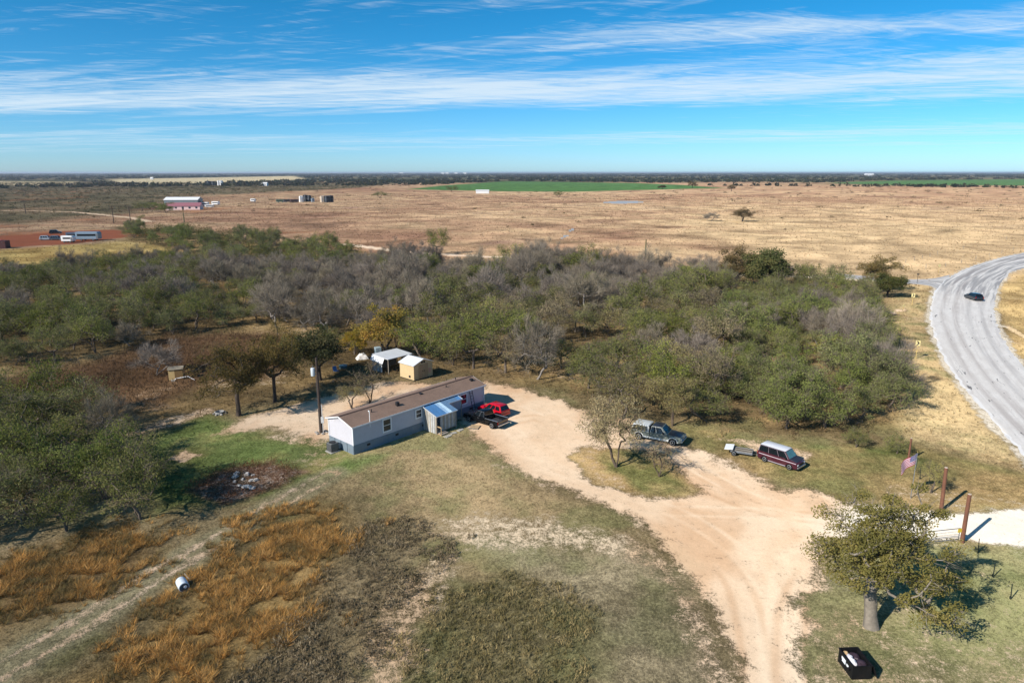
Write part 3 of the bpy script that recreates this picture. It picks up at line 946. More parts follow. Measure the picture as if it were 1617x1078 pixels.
# ------------------------------------------------------------------ tin-roofed porch
pr = empty("porch", HP2W(9.0, 0) + (0,), HROT, "lean-to porch with blue tin roof and grey plank wall on the mobile home", "porch")
zw, zf, yf = 2.66, 2.02, -2.15
zat = lambda y: zw + (zf - zw) * (y / yf)
M_tins = [paint("tin_blue", (74, 122, 168), 0.42, 0.3, var=0.12, scale=2.5), paint("tin_pale", (150, 178, 196), 0.35, 0.4, var=0.12, scale=2.5),
          paint("tin_slate", (88, 120, 150), 0.45, 0.3, var=0.15, scale=2.5)]


def tin_sheet(x0, x1, y1, m):
    """one corrugated sheet running from the wall down to y1"""
    b, n = MB(), 14
    top, bot = [], []
    for i in range(n + 1):
        x = x0 + (x1 - x0) * i / n
        h = 0.018 * math.cos(i * math.pi)
        top.append((x, -0.02, zat(-0.02) + 0.09 + h))
        bot.append((x, y1, zat(y1) + 0.09 + h))
    vs = top + bot
    b.add(vs + [(p[0], p[1], p[2] - 0.008) for p in vs], [(i, i + 1, n + 2 + i, n + 1 + i) for i in range(n)] + [(2 * n + 2 + n + 1 + i, 2 * n + 2 + n + 2 + i, 2 * n + 3 + i, 2 * n + 2 + i) for i in range(n)])
    return b.build("roof_sheet", m, pr)


for i, (a, b_, m, y1) in enumerate(((-0.12, 0.62, 0, -2.3), (0.64, 1.36, 0, -2.3), (1.38, 1.72, 2, -2.3), (1.74, 2.2, 1, -2.3), (2.22, 2.92, 2, -2.3), (2.95, 3.6, 2, -0.9), (3.62, 4.3, 2, -0.9), (4.32, 4.95, 0, -0.9))):
    tin_sheet(a, b_, y1, M_tins[m])
M_edge = paint("pale_tin_edge", (206, 214, 220), 0.4, 0.3)
MB().slab([(-0.15, 0, zat(0) + 0.06), (-0.15, -2.32, zat(-2.32) + 0.06), (-0.15, -2.32, zat(-2.32) + 0.17), (-0.15, 0, zat(0) + 0.17)], 0.03).build("roof_edge", M_edge, pr)
MB().box(-0.15, 2.95, -2.35, -2.32, zat(-2.3) + 0.03, zat(-2.3) + 0.12).build("roof_edge", M_edge, pr)
MB().box(2.95, 4.98, -0.95, -0.92, zat(-0.92) + 0.03, zat(-0.92) + 0.12).build("roof_edge", M_edge, pr)
MB().slab([(4.97, -0.95, zat(-0.95) + 0.06), (4.97, 0, zat(0) + 0.06), (4.97, 0, zat(0) + 0.16), (4.97, -0.95, zat(-0.95) + 0.16)], 0.03).build("roof_edge", M_edge, pr)
planks = [paint("plank_pale", (186, 186, 182), 0.85, var=0.2, scale=4), paint("plank_grey", (150, 150, 146), 0.85, var=0.25, scale=4), paint("plank_tan", (166, 156, 138), 0.85, var=0.25, scale=4)]
for k in range(12):                       # left end wall, vertical boards
    y0, y1 = -0.06 - k * 0.172, -0.06 - (k + 1) * 0.172 + 0.014
    b = MB()
    b.hexa([(-0.03, y1, 0.08), (0.0, y1, 0.08), (0.0, y0, 0.08), (-0.03, y0, 0.08), (-0.03, y1, zat(y1) + 0.04), (0.0, y1, zat(y1) + 0.04), (0.0, y0, zat(y0) + 0.04), (-0.03, y0, zat(y0) + 0.04)])
    b.build("plank", planks[(k * 7 + k // 3) % 3], pr)
for k in range(13):                       # front wall, vertical boards in shade
    x0 = 0.55 + k * 0.176
    MB().box(x0, x0 + 0.162, yf + 0.05, yf + 0.08, 0.3, zf + 0.02).build("plank", planks[(k * 5 + 1) % 3], pr)
for (x, y) in ((0.05, yf + 0.05), (2.85, yf + 0.05), (4.85, -0.85), (2.9, -0.85)):
    MB().box(x - 0.045, x + 0.045, y - 0.045, y + 0.045, 0, zat(y) + 0.03).build("post", M_wood, pr)
MB().box(-0.02, 2.95, yf, -0.02, 0.22, 0.3).build("deck", M_wood, pr)
MB().box(2.95, 4.9, -0.9, -0.02, 0.22, 0.3).build("deck", M_wood, pr)
# step rail at the left front corner
sr_ = MB().box(0.08, 0.14, yf - 0.62, yf - 0.56, 0, 0.95).box(0.08, 0.14, yf - 0.6, yf + 0.02, 0.86, 0.95).box(0.08, 0.14, yf - 0.6, yf + 0.02, 0.05, 0.12)
sr_.build("step_rail", M_wood2, pr)
for k in range(2):
    MB().box(0.2, 1.15, yf - 0.3 - 0.3 * k, yf - 0.02 - 0.3 * k, 0.02, 0.2 - 0.08 * k).build("step", M_wood, pr)
# stepping slabs, ladder
for i, (x, y, sx, sy, rz) in enumerate(((9.5, -3.3, 0.9, 0.5, 0.1), (10.5, -3.1, 0.7, 0.45, -0.2), (11.6, -3.0, 0.8, 0.45, 0.15))):
    p = HP2W(x, y)
    o = MB().box(-sx / 2, sx / 2, -sy / 2, sy / 2, 0.0, 0.07).build("stepping_slab", paint("slab_concrete", (176, 170, 158), 0.9, var=0.15), None, (p[0], p[1], 0.0), HROT + rz, bevel=0.015)
    tag(o, ["pale concrete slab at the foot of the porch step rail", "middle concrete slab in the grass before the porch", "concrete slab in the grass nearest the black pickup"][i], "slab", "stepping slabs before the porch")
p = HP2W(13.2, -3.6)
o = empty("pallet", p + (0,), HROT + 0.5, "flat wooden pallet lying on the dirt beside the black pickup", "pallet")
for k in range(6):
    MB().box(-0.55 + k * 0.19, -0.40 + k * 0.19, -0.5, 0.5, 0.09, 0.115).build("board", M_wood2 if k % 3 else M_wood, o)
for k in range(3):
    MB().box(-0.55, 0.56, -0.5 + k * 0.46, -0.42 + k * 0.46, 0.0, 0.088).build("runner", M_wood, o)
ladd = empty("ladder", HP2W(16.1, -0.75) + (0,), HROT, "dark ladder leaning on the shaded house wall near the pickup", "ladder")
for x in (-0.22, 0.22):
    MB().slab([(x - 0.02, 0, 0), (x + 0.02, 0, 0), (x + 0.02, 0.66, 2.75), (x - 0.02, 0.66, 2.75)], 0.05).build("rail", M_dark, ladd)
for k in range(8):
    s = (k + 0.7) / 8.6
    MB().tube((-0.22, 0.66 * s, 2.75 * s), (0.22, 0.66 * s, 2.75 * s), 0.02, n=6).build("rung", M_dark, ladd)

# ------------------------------------------------------------------ sheds behind the house
M_beige = paint("beige_shed_wall", (206, 182, 138), 0.75, var=0.08, scale=4, dirt=((170, 146, 108), 0.3))
M_beige2 = paint("beige_door", (176, 148, 112), 0.75, var=0.1, scale=4)
M_wroof = paint("white_metal_roof", (226, 228, 228), 0.4, 0.1, var=0.05, scale=3, dirt=((176, 176, 172), 0.3))
s0, s1 = G(633, 597), G(653, 601)         # left wall foot, from back to front corner
SROT = HROT
sA = G(654, 602)
sh = empty("garden_shed", (sA[0], sA[1], 0), SROT, "beige shed with white gable roof on the bare ground behind the house", "shed")
SW, SL, SE_, SPk = 3.3, 2.9, 2.15, 2.75     # width of the door end, depth, eave, peak
MB().box(0.0, SW, 0.0, SL, 0.12, SE_).build("wall", M_beige, sh)
for y0, y1 in ((-0.005, 0.03), (SL - 0.03, SL + 0.005)):
    MB().prism([(0, SE_), (SW, SE_), (SW / 2, SPk)], 'y', y0, y1).build("gable", M_beige, sh)
for s in (0, 1):
    xe, xr = (-0.16, SW / 2) if s == 0 else (SW + 0.16, SW / 2)
    zl = SE_ - 0.16 * (SPk - SE_) / (SW / 2)
    MB().hexa([(xe, -0.15, zl), (xr, -0.15, SPk), (xr, SL + 0.15, SPk), (xe, SL + 0.15, zl), (xe, -0.15, zl + 0.06), (xr, -0.15, SPk + 0.06), (xr, SL + 0.15, SPk + 0.06), (xe, SL + 0.15, zl + 0.06)]).build("roof", M_wroof, sh)
for x0 in (0.85, 1.66):
    d_ = MB().box(x0, x0 + 0.78, -0.05, -0.007, 0.2, 2.05).build("door", M_beige2, sh)
    MB().box(x0 + (0.62 if x0 < 1 else 0.08), x0 + (0.7 if x0 < 1 else 0.16), -0.08, -0.05, 1.05, 1.2).build("handle", M_dark, d_)
for x0 in (0.8, 1.64, 2.46):
    MB().box(x0, x0 + 0.05, -0.07, -0.052, 0.15, 2.1).build("trim", M_beige, sh)
for x0 in (1.28, 1.68):
    MB().box(x0, x0 + 0.3, -0.03, -0.008, 2.22, 2.48).build("gable_vent", M_dark, sh)
MB().box(-0.03, 0.0, 0.7, 1.05, 0.35, 0.65).build("wall_vent", M_dark, sh)
MB().box(2.62, 2.95, -0.03, -0.006, 0.7, 1.3).build("panel", paint("pink_panel", (206, 160, 140), 0.7), sh)
MB().box(0.05, SW - 0.05, 0.05, SL - 0.05, 0.0, 0.12).build("skid", M_dark, sh)

sB = G(613, 591)
c2 = empty("open_shed", (sB[0], sB[1], 0), SROT + 0.06, "open-fronted shed with sloping white tin roof behind the beige shed", "shed")
OW, OD = 4.4, 3.0
MB().hexa([(-0.2, -0.3, 2.15), (OW, -0.3, 2.05), (OW, OD, 2.3), (-0.2, OD, 2.4), (-0.2, -0.3, 2.22), (OW, -0.3, 2.12), (OW, OD, 2.37), (-0.2, OD, 2.47)]).build("roof", M_wroof, c2)
MB().hexa([(-0.55, 0.5, 1.5), (-0.2, 0.5, 2.1), (-0.2, OD, 2.35), (-0.55, OD, 1.7), (-0.5, 0.5, 1.5), (-0.15, 0.5, 2.17), (-0.15, OD, 2.42), (-0.5, OD, 1.7)]).build("roof_flap", M_wroof, c2)
for (x, y) in ((0.02, -0.1), (OW - 0.15, -0.1), (0.02, OD - 0.15), (OW - 0.15, OD - 0.15), (2.5, -0.1)):
    MB().box(x - 0.05, x + 0.05, y - 0.05, y + 0.05, 0, 2.1).build("post", M_wood, c2)
for k in range(9):
    MB().box(-0.02 + 0.0, 0.02, 1.2 + k * 0.23, 1.41 + k * 0.23, 0.05, 1.95).build("plank", planks[k % 3], c2)
for k in range(12):
    MB().box(2.6 + k * 0.2, 2.785 + k * 0.2, -0.02, 0.02, 0.05, 1.95).build("plank", [M_wood, planks[2]][k % 2], c2)
MB().box(0.0, OW - 0.2, OD - 0.06, OD - 0.02, 0.05, 2.1).build("back_wall", M_wood, c2)

for (px, py, sx, sy, sz, m, nm, lab, cat) in (
        (572, 566, 1.3, 1.0, 0.8, "tarp", "tarpaulin_heap", "white tarpaulin covered heap under the yellow tree behind the sheds", "heap"),
        (597, 562, 0.9, 0.8, 1.4, "cab", "metal_cabinet", "pale blue metal cabinet left of the open shed roof", "cabinet")):
    g = G(px, py)
    if nm == "metal_cabinet":
        e = empty(nm, g + (0,), 0.5, lab, cat)
        mc = paint("pale_blue_metal", (176, 196, 204), 0.5)
        MB().box(-sx / 2, sx / 2, -sy / 2, sy / 2, 0.08, sz).build("case", mc, e, bevel=0.03)
        for k in (0, 1):
            MB().box(-sx / 2 + 0.04 + k * sx / 2, -0.03 + k * sx / 2, -sy / 2 - 0.03, -sy / 2, 0.15, sz - 0.08).build("door", mc, e)
        for k in (-1, 1):
            MB().box(k * sx * 0.4 - 0.04, k * sx * 0.4 + 0.04, -sy * .4, sy * .4, 0, 0.08).build("foot", M_dark, e)
    else:
        nn = 14
        vs, fs = [], []
        for i in range(nn + 1):
            for j in range(nn + 1):
                a, b2 = i / nn * 2 - 1, j / nn * 2 - 1
                r2 = max(abs(a), abs(b2))
                h = sz * max(0, 1 - r2 ** 3) * (0.75 + 0.45 * float(vnoise(np.array([a * 2.5 + 4]), np.array([b2 * 2.5]), 5)[0]))
                vs.append((a * sx * 0.7 * (1 - 0.25 * h), b2 * sy * 0.7 * (1 - 0.25 * h), h))
        for i in range(nn):
            for j in range(nn):
                q = i * (nn + 1) + j
                fs.append((q, q + nn + 1, q + nn + 2, q + 1))
        tag(MB().add(vs, fs).build(nm, paint("white_tarp", (226, 220, 210), 0.6, bump=0.2), None, g + (0,), 0.4, smooth=True), lab, cat)

# well house box in the tall brown grass
g = G(267, 601)
wh = empty("well_house", g + (0,), R(20), "small tan wooden pump box in the grass below the bare grey tree", "well house")
mt = paint("tan_plywood", (206, 176, 122), 0.8, var=0.12)
mt2 = paint("brown_plywood", (132, 104, 66), 0.8, var=0.12)
MB().box(0, 0.75, 0, 0.9, 0.05, 1.45).build("wall", mt, wh)
MB().box(0.755, 1.75, 0.0, 0.9, 0.05, 1.42).build("front_panel", mt2, wh)
MB().hexa([(-0.08, -0.1, 1.45), (1.85, -0.1, 1.45), (1.85, 1.0, 1.62), (-0.08, 1.0, 1.62), (-0.08, -0.1, 1.51), (1.85, -0.1, 1.51), (1.85, 1.0, 1.68), (-0.08, 1.0, 1.68)]).build("roof", paint("box_roof", (150, 138, 118), 0.8), wh)
pl = MB().tube((0.9, -0.5, 0.35), (2.4, -0.5, 0.5), 0.06).tube((2.4, -0.5, 0.5), (3.2, -0.9, 0.05), 0.06).tube((0.9, -0.5, 0.35), (0.7, -0.5, 0.02), 0.06)
pl.build("pipe", M_white, wh)
MB().box(0.3, 0.8, -0.65, -0.35, 0.0, 0.22).build("base_block", paint("slab_concrete", (176, 170, 158)), wh)

# fire ring by the oak
g = G(347, 653)
fr = empty("fire_ring", g + (0,), 0, "low round metal fire ring in the grass by the brown oak", "fire ring")
MB().lathe([(0.48, 0.0), (0.5, 0.3), (0.47, 0.3), (0.45, 0.05)], 20).build("ring", paint("ash_metal", (150, 150, 148), 0.6), fr)
for k in range(7):
    a = k * 0.9
    MB().box(-0.14, 0.14, -0.1, 0.1, 0, 0.16).build("stone", paint("ring_stone", (178, 172, 164), 0.9), fr, (0.66 * math.cos(a), 0.66 * math.sin(a), 0), a + 0.3, bevel=0.04)

M_rub = paint("pale_rubble", (206, 200, 192), 0.9, var=0.15, bump=0.4)
rs_ = random.Random(3)
for k in range(14):
    g = G(rs_.uniform(360, 405), rs_.uniform(748, 772))
    sc = rs_.uniform(0.12, 0.34)
    o = MB().box(-sc, sc, -sc * 0.7, sc * 0.7, -0.02, sc * 0.7).build("rubble_stone", M_rub, None, g + (0,), rs_.uniform(0, 3), bevel=sc * 0.25)
    tag(o, "pale broken block in the brushy rubble patch left of the house", "stone", "blocks in the rubble patch")
# blue tarps or chairs near the dark oak
g = G(531, 590)
ch = empty("folding_chair", g + (0,), 0.8, "blue folding chair beside the trunk of the dark oak behind the utility pole", "chair")
mb_ = paint("blue_fabric", (96, 130, 176), 0.7)
MB().box(-0.3, 0.3, -0.28, 0.28, 0.42, 0.47).build("seat", mb_, ch)
MB().slab([(-0.3, 0.27, 0.46), (0.3, 0.27, 0.46), (0.3, 0.45, 1.0), (-0.3, 0.45, 1.0)], 0.03).build("backrest", mb_, ch)
for (x, y) in ((-0.28, -0.26), (0.28, -0.26), (-0.28, 0.26), (0.28, 0.26)):
    MB().tube((x, y, 0), (x, y * 0.9, 0.43), 0.02, n=6).build("leg", M_grey, ch)
g = G(542, 581)
tt = empty("water_trough", g + (0,), 0.3, "low teal plastic tub on the grass behind the blue chair", "tub")
MB().lathe([(0.5, 0.0), (0.58, 0.4), (0.54, 0.4), (0.47, 0.06)], 18).build("tub", paint("teal_plastic", (78, 108, 116), 0.5), tt)
MB().lathe([(0.56, 0.38), (0.61, 0.38), (0.61, 0.43), (0.56, 0.43)], 18).build("rim", paint("teal_rim", (98, 130, 136), 0.5), tt)

# ------------------------------------------------------------------ utility pole by the house
g = G(507.5, 683)
up = empty("utility_pole", g + (0,), 0, "dark wooden utility pole with white transformer at the white gable end", "utility pole")
MB().tube((0, 0, 0), (0, 0, 8.3), 0.17, 0.11, 12).build("pole", M_pole, up, smooth=True)
tf = MB().lathe([(0.2, 6.35), (0.22, 6.4), (0.22, 7.15), (0.2, 7.2), (0.08, 7.24)], 14, c=(-0.42, -0.05, 0)).build("transformer", paint("transformer_white", (206, 212, 214), 0.45), up, smooth=True)
MB().tube((-0.42, -0.05, 7.22), (-0.42, -0.05, 7.45), 0.05, n=8).build("bushing", M_grey, tf)
MB().box(-0.3, -0.1, -0.09, 0.0, 6.9, 7.0).box(-0.3, -0.1, -0.09, 0.0, 6.5, 6.6).build("bracket", M_grey, up)
MB().box(0.12, 0.42, -0.28, -0.1, 1.2, 1.85).tube((0.27, -0.19, 1.85), (0.27, -0.19, 3.2), 0.04).tube((0.27, -0.19, 0), (0.27, -0.19, 1.2), 0.04).build("meter_box", paint("meter_grey", (206, 206, 204), 0.5), up)
MB().tube((-0.16, -0.1, 0.0), (-0.14, -0.1, 6.3), 0.02, n=6).build("ground_wire", M_grey, up)
for k in range(6):
    a = k * 1.05
    o = MB().box(-0.17, 0.17, -0.12, 0.12, 0, 0.14).build("foot_stone", paint("ring_stone", (178, 172, 164), 0.9), up, (0.55 * math.cos(a), 0.55 * math.sin(a), 0), a, bevel=0.04)


# ------------------------------------------------------------------ vehicles (local x forward, y left, z up)
M_tyre = paint("tyre_rubber", (28, 28, 29), 0.85, var=0.2, spec=0.2)
M_rim = paint("wheel_rim", (190, 190, 188), 0.35, 0.6, var=0.1)
M_chrome = paint("chrome_bumper", (196, 198, 200), 0.25, 0.8, var=0.08)
M_black = paint("black_plastic", (24, 24, 26), 0.55)
M_lamp = paint("headlamp_glass", (214, 218, 220), 0.15, spec=0.6)
M_tail = paint("tail_lamp_red", (150, 24, 28), 0.3)
M_carglass = glass("car_glass", (22, 28, 32), 0.05)
M_screen = glass("windscreen_teal", (88, 128, 128), 0.06)


def car_paint(name, rgb, rough=0.3, metal=0.0, dust=0.12):
    return paint(name, rgb, rough, metal, var=0.06, scale=2.0, spec=0.5, coat=0.4, dirt=((150, 132, 108), dust))


def arch_profile(upper, zb, wheels, ra):
    """side outline: upper points run rear to front; the underside returns with wheel arches"""
    pts = list(upper)
    for wx in sorted(wheels, reverse=True):
        pts.append((wx + ra, zb))
        for k in range(1, 8):
            a = math.pi * k / 8
            pts.append((wx + ra * math.cos(a), zb + (ra * 0.98) * math.sin(a)))
        pts.append((wx - ra, zb))
    return pts


def shell(profile, hw, inset=0.05, shoulder=0.1):
    """body lofted across its width: full outline inside, a shrunken outline on the very sides"""
    cx = sum(p[0] for p in profile) / len(profile)
    xs = [p[0] for p in profile]
    zs = [p[1] for p in profile]
    x0, x1, z0, z1 = min(xs), max(xs), min(zs), max(zs)
    sl = []
    for yy, k in ((-hw, 1.0), (-hw + shoulder, 0.0), (hw - shoulder, 0.0), (hw, 1.0)):
        ring = []
        for (x, z) in profile:
            fx = inset * k * (1 if x < x0 + 0.25 else (-1 if x > x1 - 0.25 else 0))
            top = k * inset if z > z0 + 0.62 * (z1 - z0) else 0
            ring.append((x + fx, yy, z - top))
        sl.append(ring)
    n = len(profile)
    b = MB()
    vs = [p for r in sl for p in r]
    fs = [tuple(range(n)), tuple(range(3 * n, 4 * n))[::-1]]
    for s in range(3):
        for i in range(n):
            fs.append((s * n + i, s * n + (i + 1) % n, (s + 1) * n + (i + 1) % n, (s + 1) * n + i))
    return b.add(vs, fs)


def wheel(parent, x, y, r, wd, side):
    tb = MB().lathe([(r * 0.62, -wd / 2), (r * 0.92, -wd / 2), (r, -wd / 2 + 0.04), (r, wd / 2 - 0.04), (r * 0.92, wd / 2), (r * 0.62, wd / 2)], 20, 'y')
    w_ = tb.build("wheel", M_tyre, parent, (x, y, r), smooth=True)
    w_.name = "wheel"
    MB().lathe([(r * 0.66, -wd / 2 - 0.005), (r * 0.66, wd / 2 + 0.005), (r * 0.55, wd / 2 + 0.015), (r * 0.5, wd / 2 - 0.03), (r * 0.18, wd / 2 - 0.02), (r * 0.16, wd / 2 + 0.02)] if side > 0 else
               [(r * 0.66, wd / 2 + 0.005), (r * 0.66, -wd / 2 - 0.005), (r * 0.55, -wd / 2 - 0.015), (r * 0.5, -wd / 2 + 0.03), (r * 0.18, -wd / 2 + 0.02), (r * 0.16, -wd / 2 - 0.02)], 16, 'y').build("rim", M_rim, w_, smooth=True)
    return w_


def cabin(parent, xs, zb, zt, wb, wt, body, glassm, screenm, roofm, splits, trim=None, rear_glass=True):
    """greenhouse: xs = rear foot, rear top, front top, front foot"""
    rb0, rt, ft, fb = xs
    c = MB().hexa([(rb0, -wb, zb), (fb, -wb, zb), (fb, wb, zb), (rb0, wb, zb), (rt, -wt, zt), (ft, -wt, zt), (ft, wt, zt), (rt, wt, zt)])
    cb = c.build("cabin", body, parent, bevel=0.05, smooth=True)
    rm_ = MB().hexa([(rt + 0.03, -wt + 0.05, zt - 0.01), (ft - 0.03, -wt + 0.05, zt - 0.01), (ft - 0.03, wt - 0.05, zt - 0.01), (rt + 0.03, wt - 0.05, zt - 0.01),
                     (rt + 0.12, -wt + 0.14, zt + 0.045), (ft - 0.12, -wt + 0.14, zt + 0.045), (ft - 0.12, wt - 0.14, zt + 0.045), (rt + 0.12, wt - 0.14, zt + 0.045)])
    rm_.build("roof", roofm, parent, smooth=True)

    def at(s, tt, y_sign):
        xl = rb0 + (rt - rb0) * tt
        xh = fb + (ft - fb) * tt
        return (xl + (xh - xl) * s, y_sign * (wb + (wt - wb) * tt), zb + (zt - zb) * tt)
    for ys in (-1, 1):
        for (a, b_) in splits:
            q = [at(a, 0.08, ys), at(b_, 0.08, ys), at(b_, 0.88, ys), at(a, 0.88, ys)]
            if ys > 0:
                q = q[::-1]
            MB().slab(q, 0.014).build("window", glassm, parent)
            if trim:
                for s in (a - 0.012, b_ + 0.012):
                    q2 = [at(s - 0.006, 0.04, ys), at(s + 0.006, 0.04, ys), at(s + 0.006, 0.92, ys), at(s - 0.006, 0.92, ys)]
                    if ys > 0:
                        q2 = q2[::-1]
                    MB().slab(q2, 0.02).build("pillar_trim", trim, parent)
                q3 = [at(splits[0][0] - .02, 0.9, ys), at(splits[-1][1] + .02, 0.9, ys), at(splits[-1][1] + .02, 0.97, ys), at(splits[0][0] - .02, 0.97, ys)]
                MB().slab(q3 if ys < 0 else q3[::-1], 0.018).build("rail_trim", trim, parent)

    def endq(x_b, x_t, front):
        y0, y1 = wb * 0.88, wt * 0.86
        lo, hi = 0.1, 0.9
        f = lambda tt: (x_b + (x_t - x_b) * tt, zb + (zt - zb) * tt)
        q = [(f(lo)[0], -y0, f(lo)[1]), (f(lo)[0], y0, f(lo)[1]), (f(hi)[0], y1, f(hi)[1]), (f(hi)[0], -y1, f(hi)[1])]
        return q if front else q[::-1]
    MB().slab(endq(fb, ft, True), 0.014).build("windscreen", screenm, parent)
    if rear_glass:
        MB().slab(endq(rb0, rt, False), 0.014).build("rear_window", glassm, parent)
    return cb


def lights(parent, xf, xr, zf, zr, hw, lw=0.3, lh=0.16):
    for s in (-1, 1):
        y0, y1 = sorted((s * (hw - 0.06), s * (hw - 0.06 - lw)))
        MB().box(xf - 0.05, xf + 0.02, y0, y1, zf - lh / 2, zf + lh / 2).build("headlight", M_lamp, parent, bevel=0.02)
        y0, y1 = sorted((s * (hw - 0.03), s * (hw - 0.17)))
        MB().box(xr - 0.02, xr + 0.06, y0, y1, zr - 0.2, zr + 0.14).build("taillight", M_tail, parent, bevel=0.015)


def mirrors(parent, x, z, hw, m):
    for s in (-1, 1):
        MB().box(x - 0.06, x + 0.05, s * (hw + 0.12) - 0.1, s * (hw + 0.12) + 0.1, z, z + 0.2).build("mirror", m, parent, bevel=0.03)


def place(front, rear):
    """centre and heading from the ground points below the two ends"""
    f, r = Vector(G(*front)), Vector(G(*rear))
    d = f - r
    return ((f + r) / 2), math.atan2(d.y, d.x)


# maroon van with a white roof
def make_van():
    c = Vector((25.65, 60.5))
    h = R(-48)
    v = empty("van", (c.x, c.y, 0), h, "maroon passenger van with white roof and dark hood parked on the grass", "van")
    v.scale = (0.84, 0.84, 0.9)
    mar = car_paint("maroon_paint", (74, 32, 42))
    wht = car_paint("white_van_paint", (226, 226, 228))
    hood = paint("primer_hood", (46, 48, 60), 0.6, var=0.15)
    up_ = [(-2.38, 0.4), (-2.4, 0.75), (-2.38, 1.12), (1.28, 1.12), (1.5, 1.08), (2.2, 0.95), (2.34, 0.85), (2.38, 0.55), (2.36, 0.36)]
    shell(arch_profile(up_, 0.3, (-1.5, 1.45), 0.42), 0.98, 0.05, 0.12).build("body", mar, v, smooth=True)
    MB().box(-2.3, 2.3, -0.86, 0.86, 0.22, 0.5).build("underbody", M_black, v)
    cabin(v, (-2.36, -2.2, 0.75, 1.42), 1.1, 1.84, 0.95, 0.8, mar, M_carglass, M_screen, wht, ((0.03, 0.33), (0.355, 0.655), (0.68, 0.95)), trim=paint("pillar_grey", (150, 140, 146), 0.4))
    MB().hexa([(-2.22, -0.79, 1.835), (0.78, -0.79, 1.835), (0.78, 0.79, 1.835), (-2.22, 0.79, 1.835), (-2.05, -0.62, 1.92), (0.6, -0.62, 1.92), (0.6, 0.62, 1.92), (-2.05, 0.62, 1.92)]).build("roof_cap", wht, v, smooth=True)
    MB().hexa([(1.42, -0.82, 1.10), (2.18, -0.76, 0.965), (2.18, 0.76, 0.965), (1.42, 0.82, 1.10), (1.42, -0.78, 1.14), (2.16, -0.72, 1.0), (2.16, 0.72, 1.0), (1.42, 0.78, 1.14)]).build("hood", hood, v)
    for s in (-1, 1):
        MB().box(-2.2, 2.2, s * 0.985 - 0.008, s * 0.985 + 0.008, 0.86, 0.92).build("stripe", paint("pale_stripe", (206, 190, 196), 0.4), v)
        MB().box(-1.05, 1.0, s * 0.985 - 0.008, s * 0.985 + 0.008, 0.30, 0.40).build("sill", paint("silver_sill", (160, 150, 154), 0.4), v)
        for x in (-1.5, 1.45):
            wheel(v, x, s * 0.84, 0.35, 0.24, s)
        MB().box(0.35, 0.5, s * 0.99 - 0.015, s * 0.99 + 0.015, 0.96, 1.0).build("door_handle", M_chrome, v)
    MB().box(2.32, 2.46, -0.92, 0.92, 0.36, 0.54).build("bumper", M_chrome, v, bevel=0.03)
    MB().box(-2.5, -2.36, -0.92, 0.92, 0.4, 0.58).build("bumper", M_chrome, v, bevel=0.03)
    MB().box(2.3, 2.385, -0.5, 0.5, 0.6, 0.82).build("grille", M_black, v)
    lights(v, 2.36, -2.42, 0.74, 0.95, 0.96)
    mirrors(v, 1.05, 1.12, 0.95, M_black)
    return c, h


vc, vh = make_van()

# flat trailer behind the van
tl = empty("utility_trailer", (vc.x - math.cos(vh) * 2.15 - 1.3 * math.cos(R(-22)), vc.y - math.sin(vh) * 2.15 - 1.5 * math.sin(R(-22)), 0), R(-24), "small flat trailer with white fender plate hitched behind the maroon van", "trailer")
tl.scale = (0.85, 0.85, 0.85)
for k in range(7):
    MB().box(-1.55, 0.75, -0.7 + k * 0.2, -0.515 + k * 0.2, 0.48, 0.52).build("deck_board", [M_wood, planks[2], M_pole][k % 3], tl)
for y in (-0.73, 0.73):
    MB().box(-1.6, 0.8, y - 0.03, y + 0.03, 0.38, 0.54).build("side_rail", M_galv, tl)
MB().box(0.74, 0.8, -0.7, 0.7, 0.38, 0.48).box(-1.6, -1.54, -0.7, 0.7, 0.38, 0.48).build("cross_rail", M_galv, tl)
MB().tube((0.8, -0.6, 0.42), (1.5, 0, 0.42), 0.035).tube((0.8, 0.6, 0.42), (1.5, 0, 0.42), 0.035).tube((1.5, 0, 0.42), (1.75, 0, 0.45), 0.05).build("tongue", M_grey, tl)
MB().hexa([(-2.3, -0.85, 0.62), (-1.35, -0.85, 0.72), (-1.35, 0.85, 0.72), (-2.3, 0.85, 0.62), (-2.3, -0.85, 0.67), (-1.35, -0.85, 0.77), (-1.35, 0.85, 0.77), (-2.3, 0.85, 0.67)]).build("white_plate", M_white, tl)
for s in (-1, 1):
    wheel(tl, -1.2, s * 0.88, 0.3, 0.18, s)


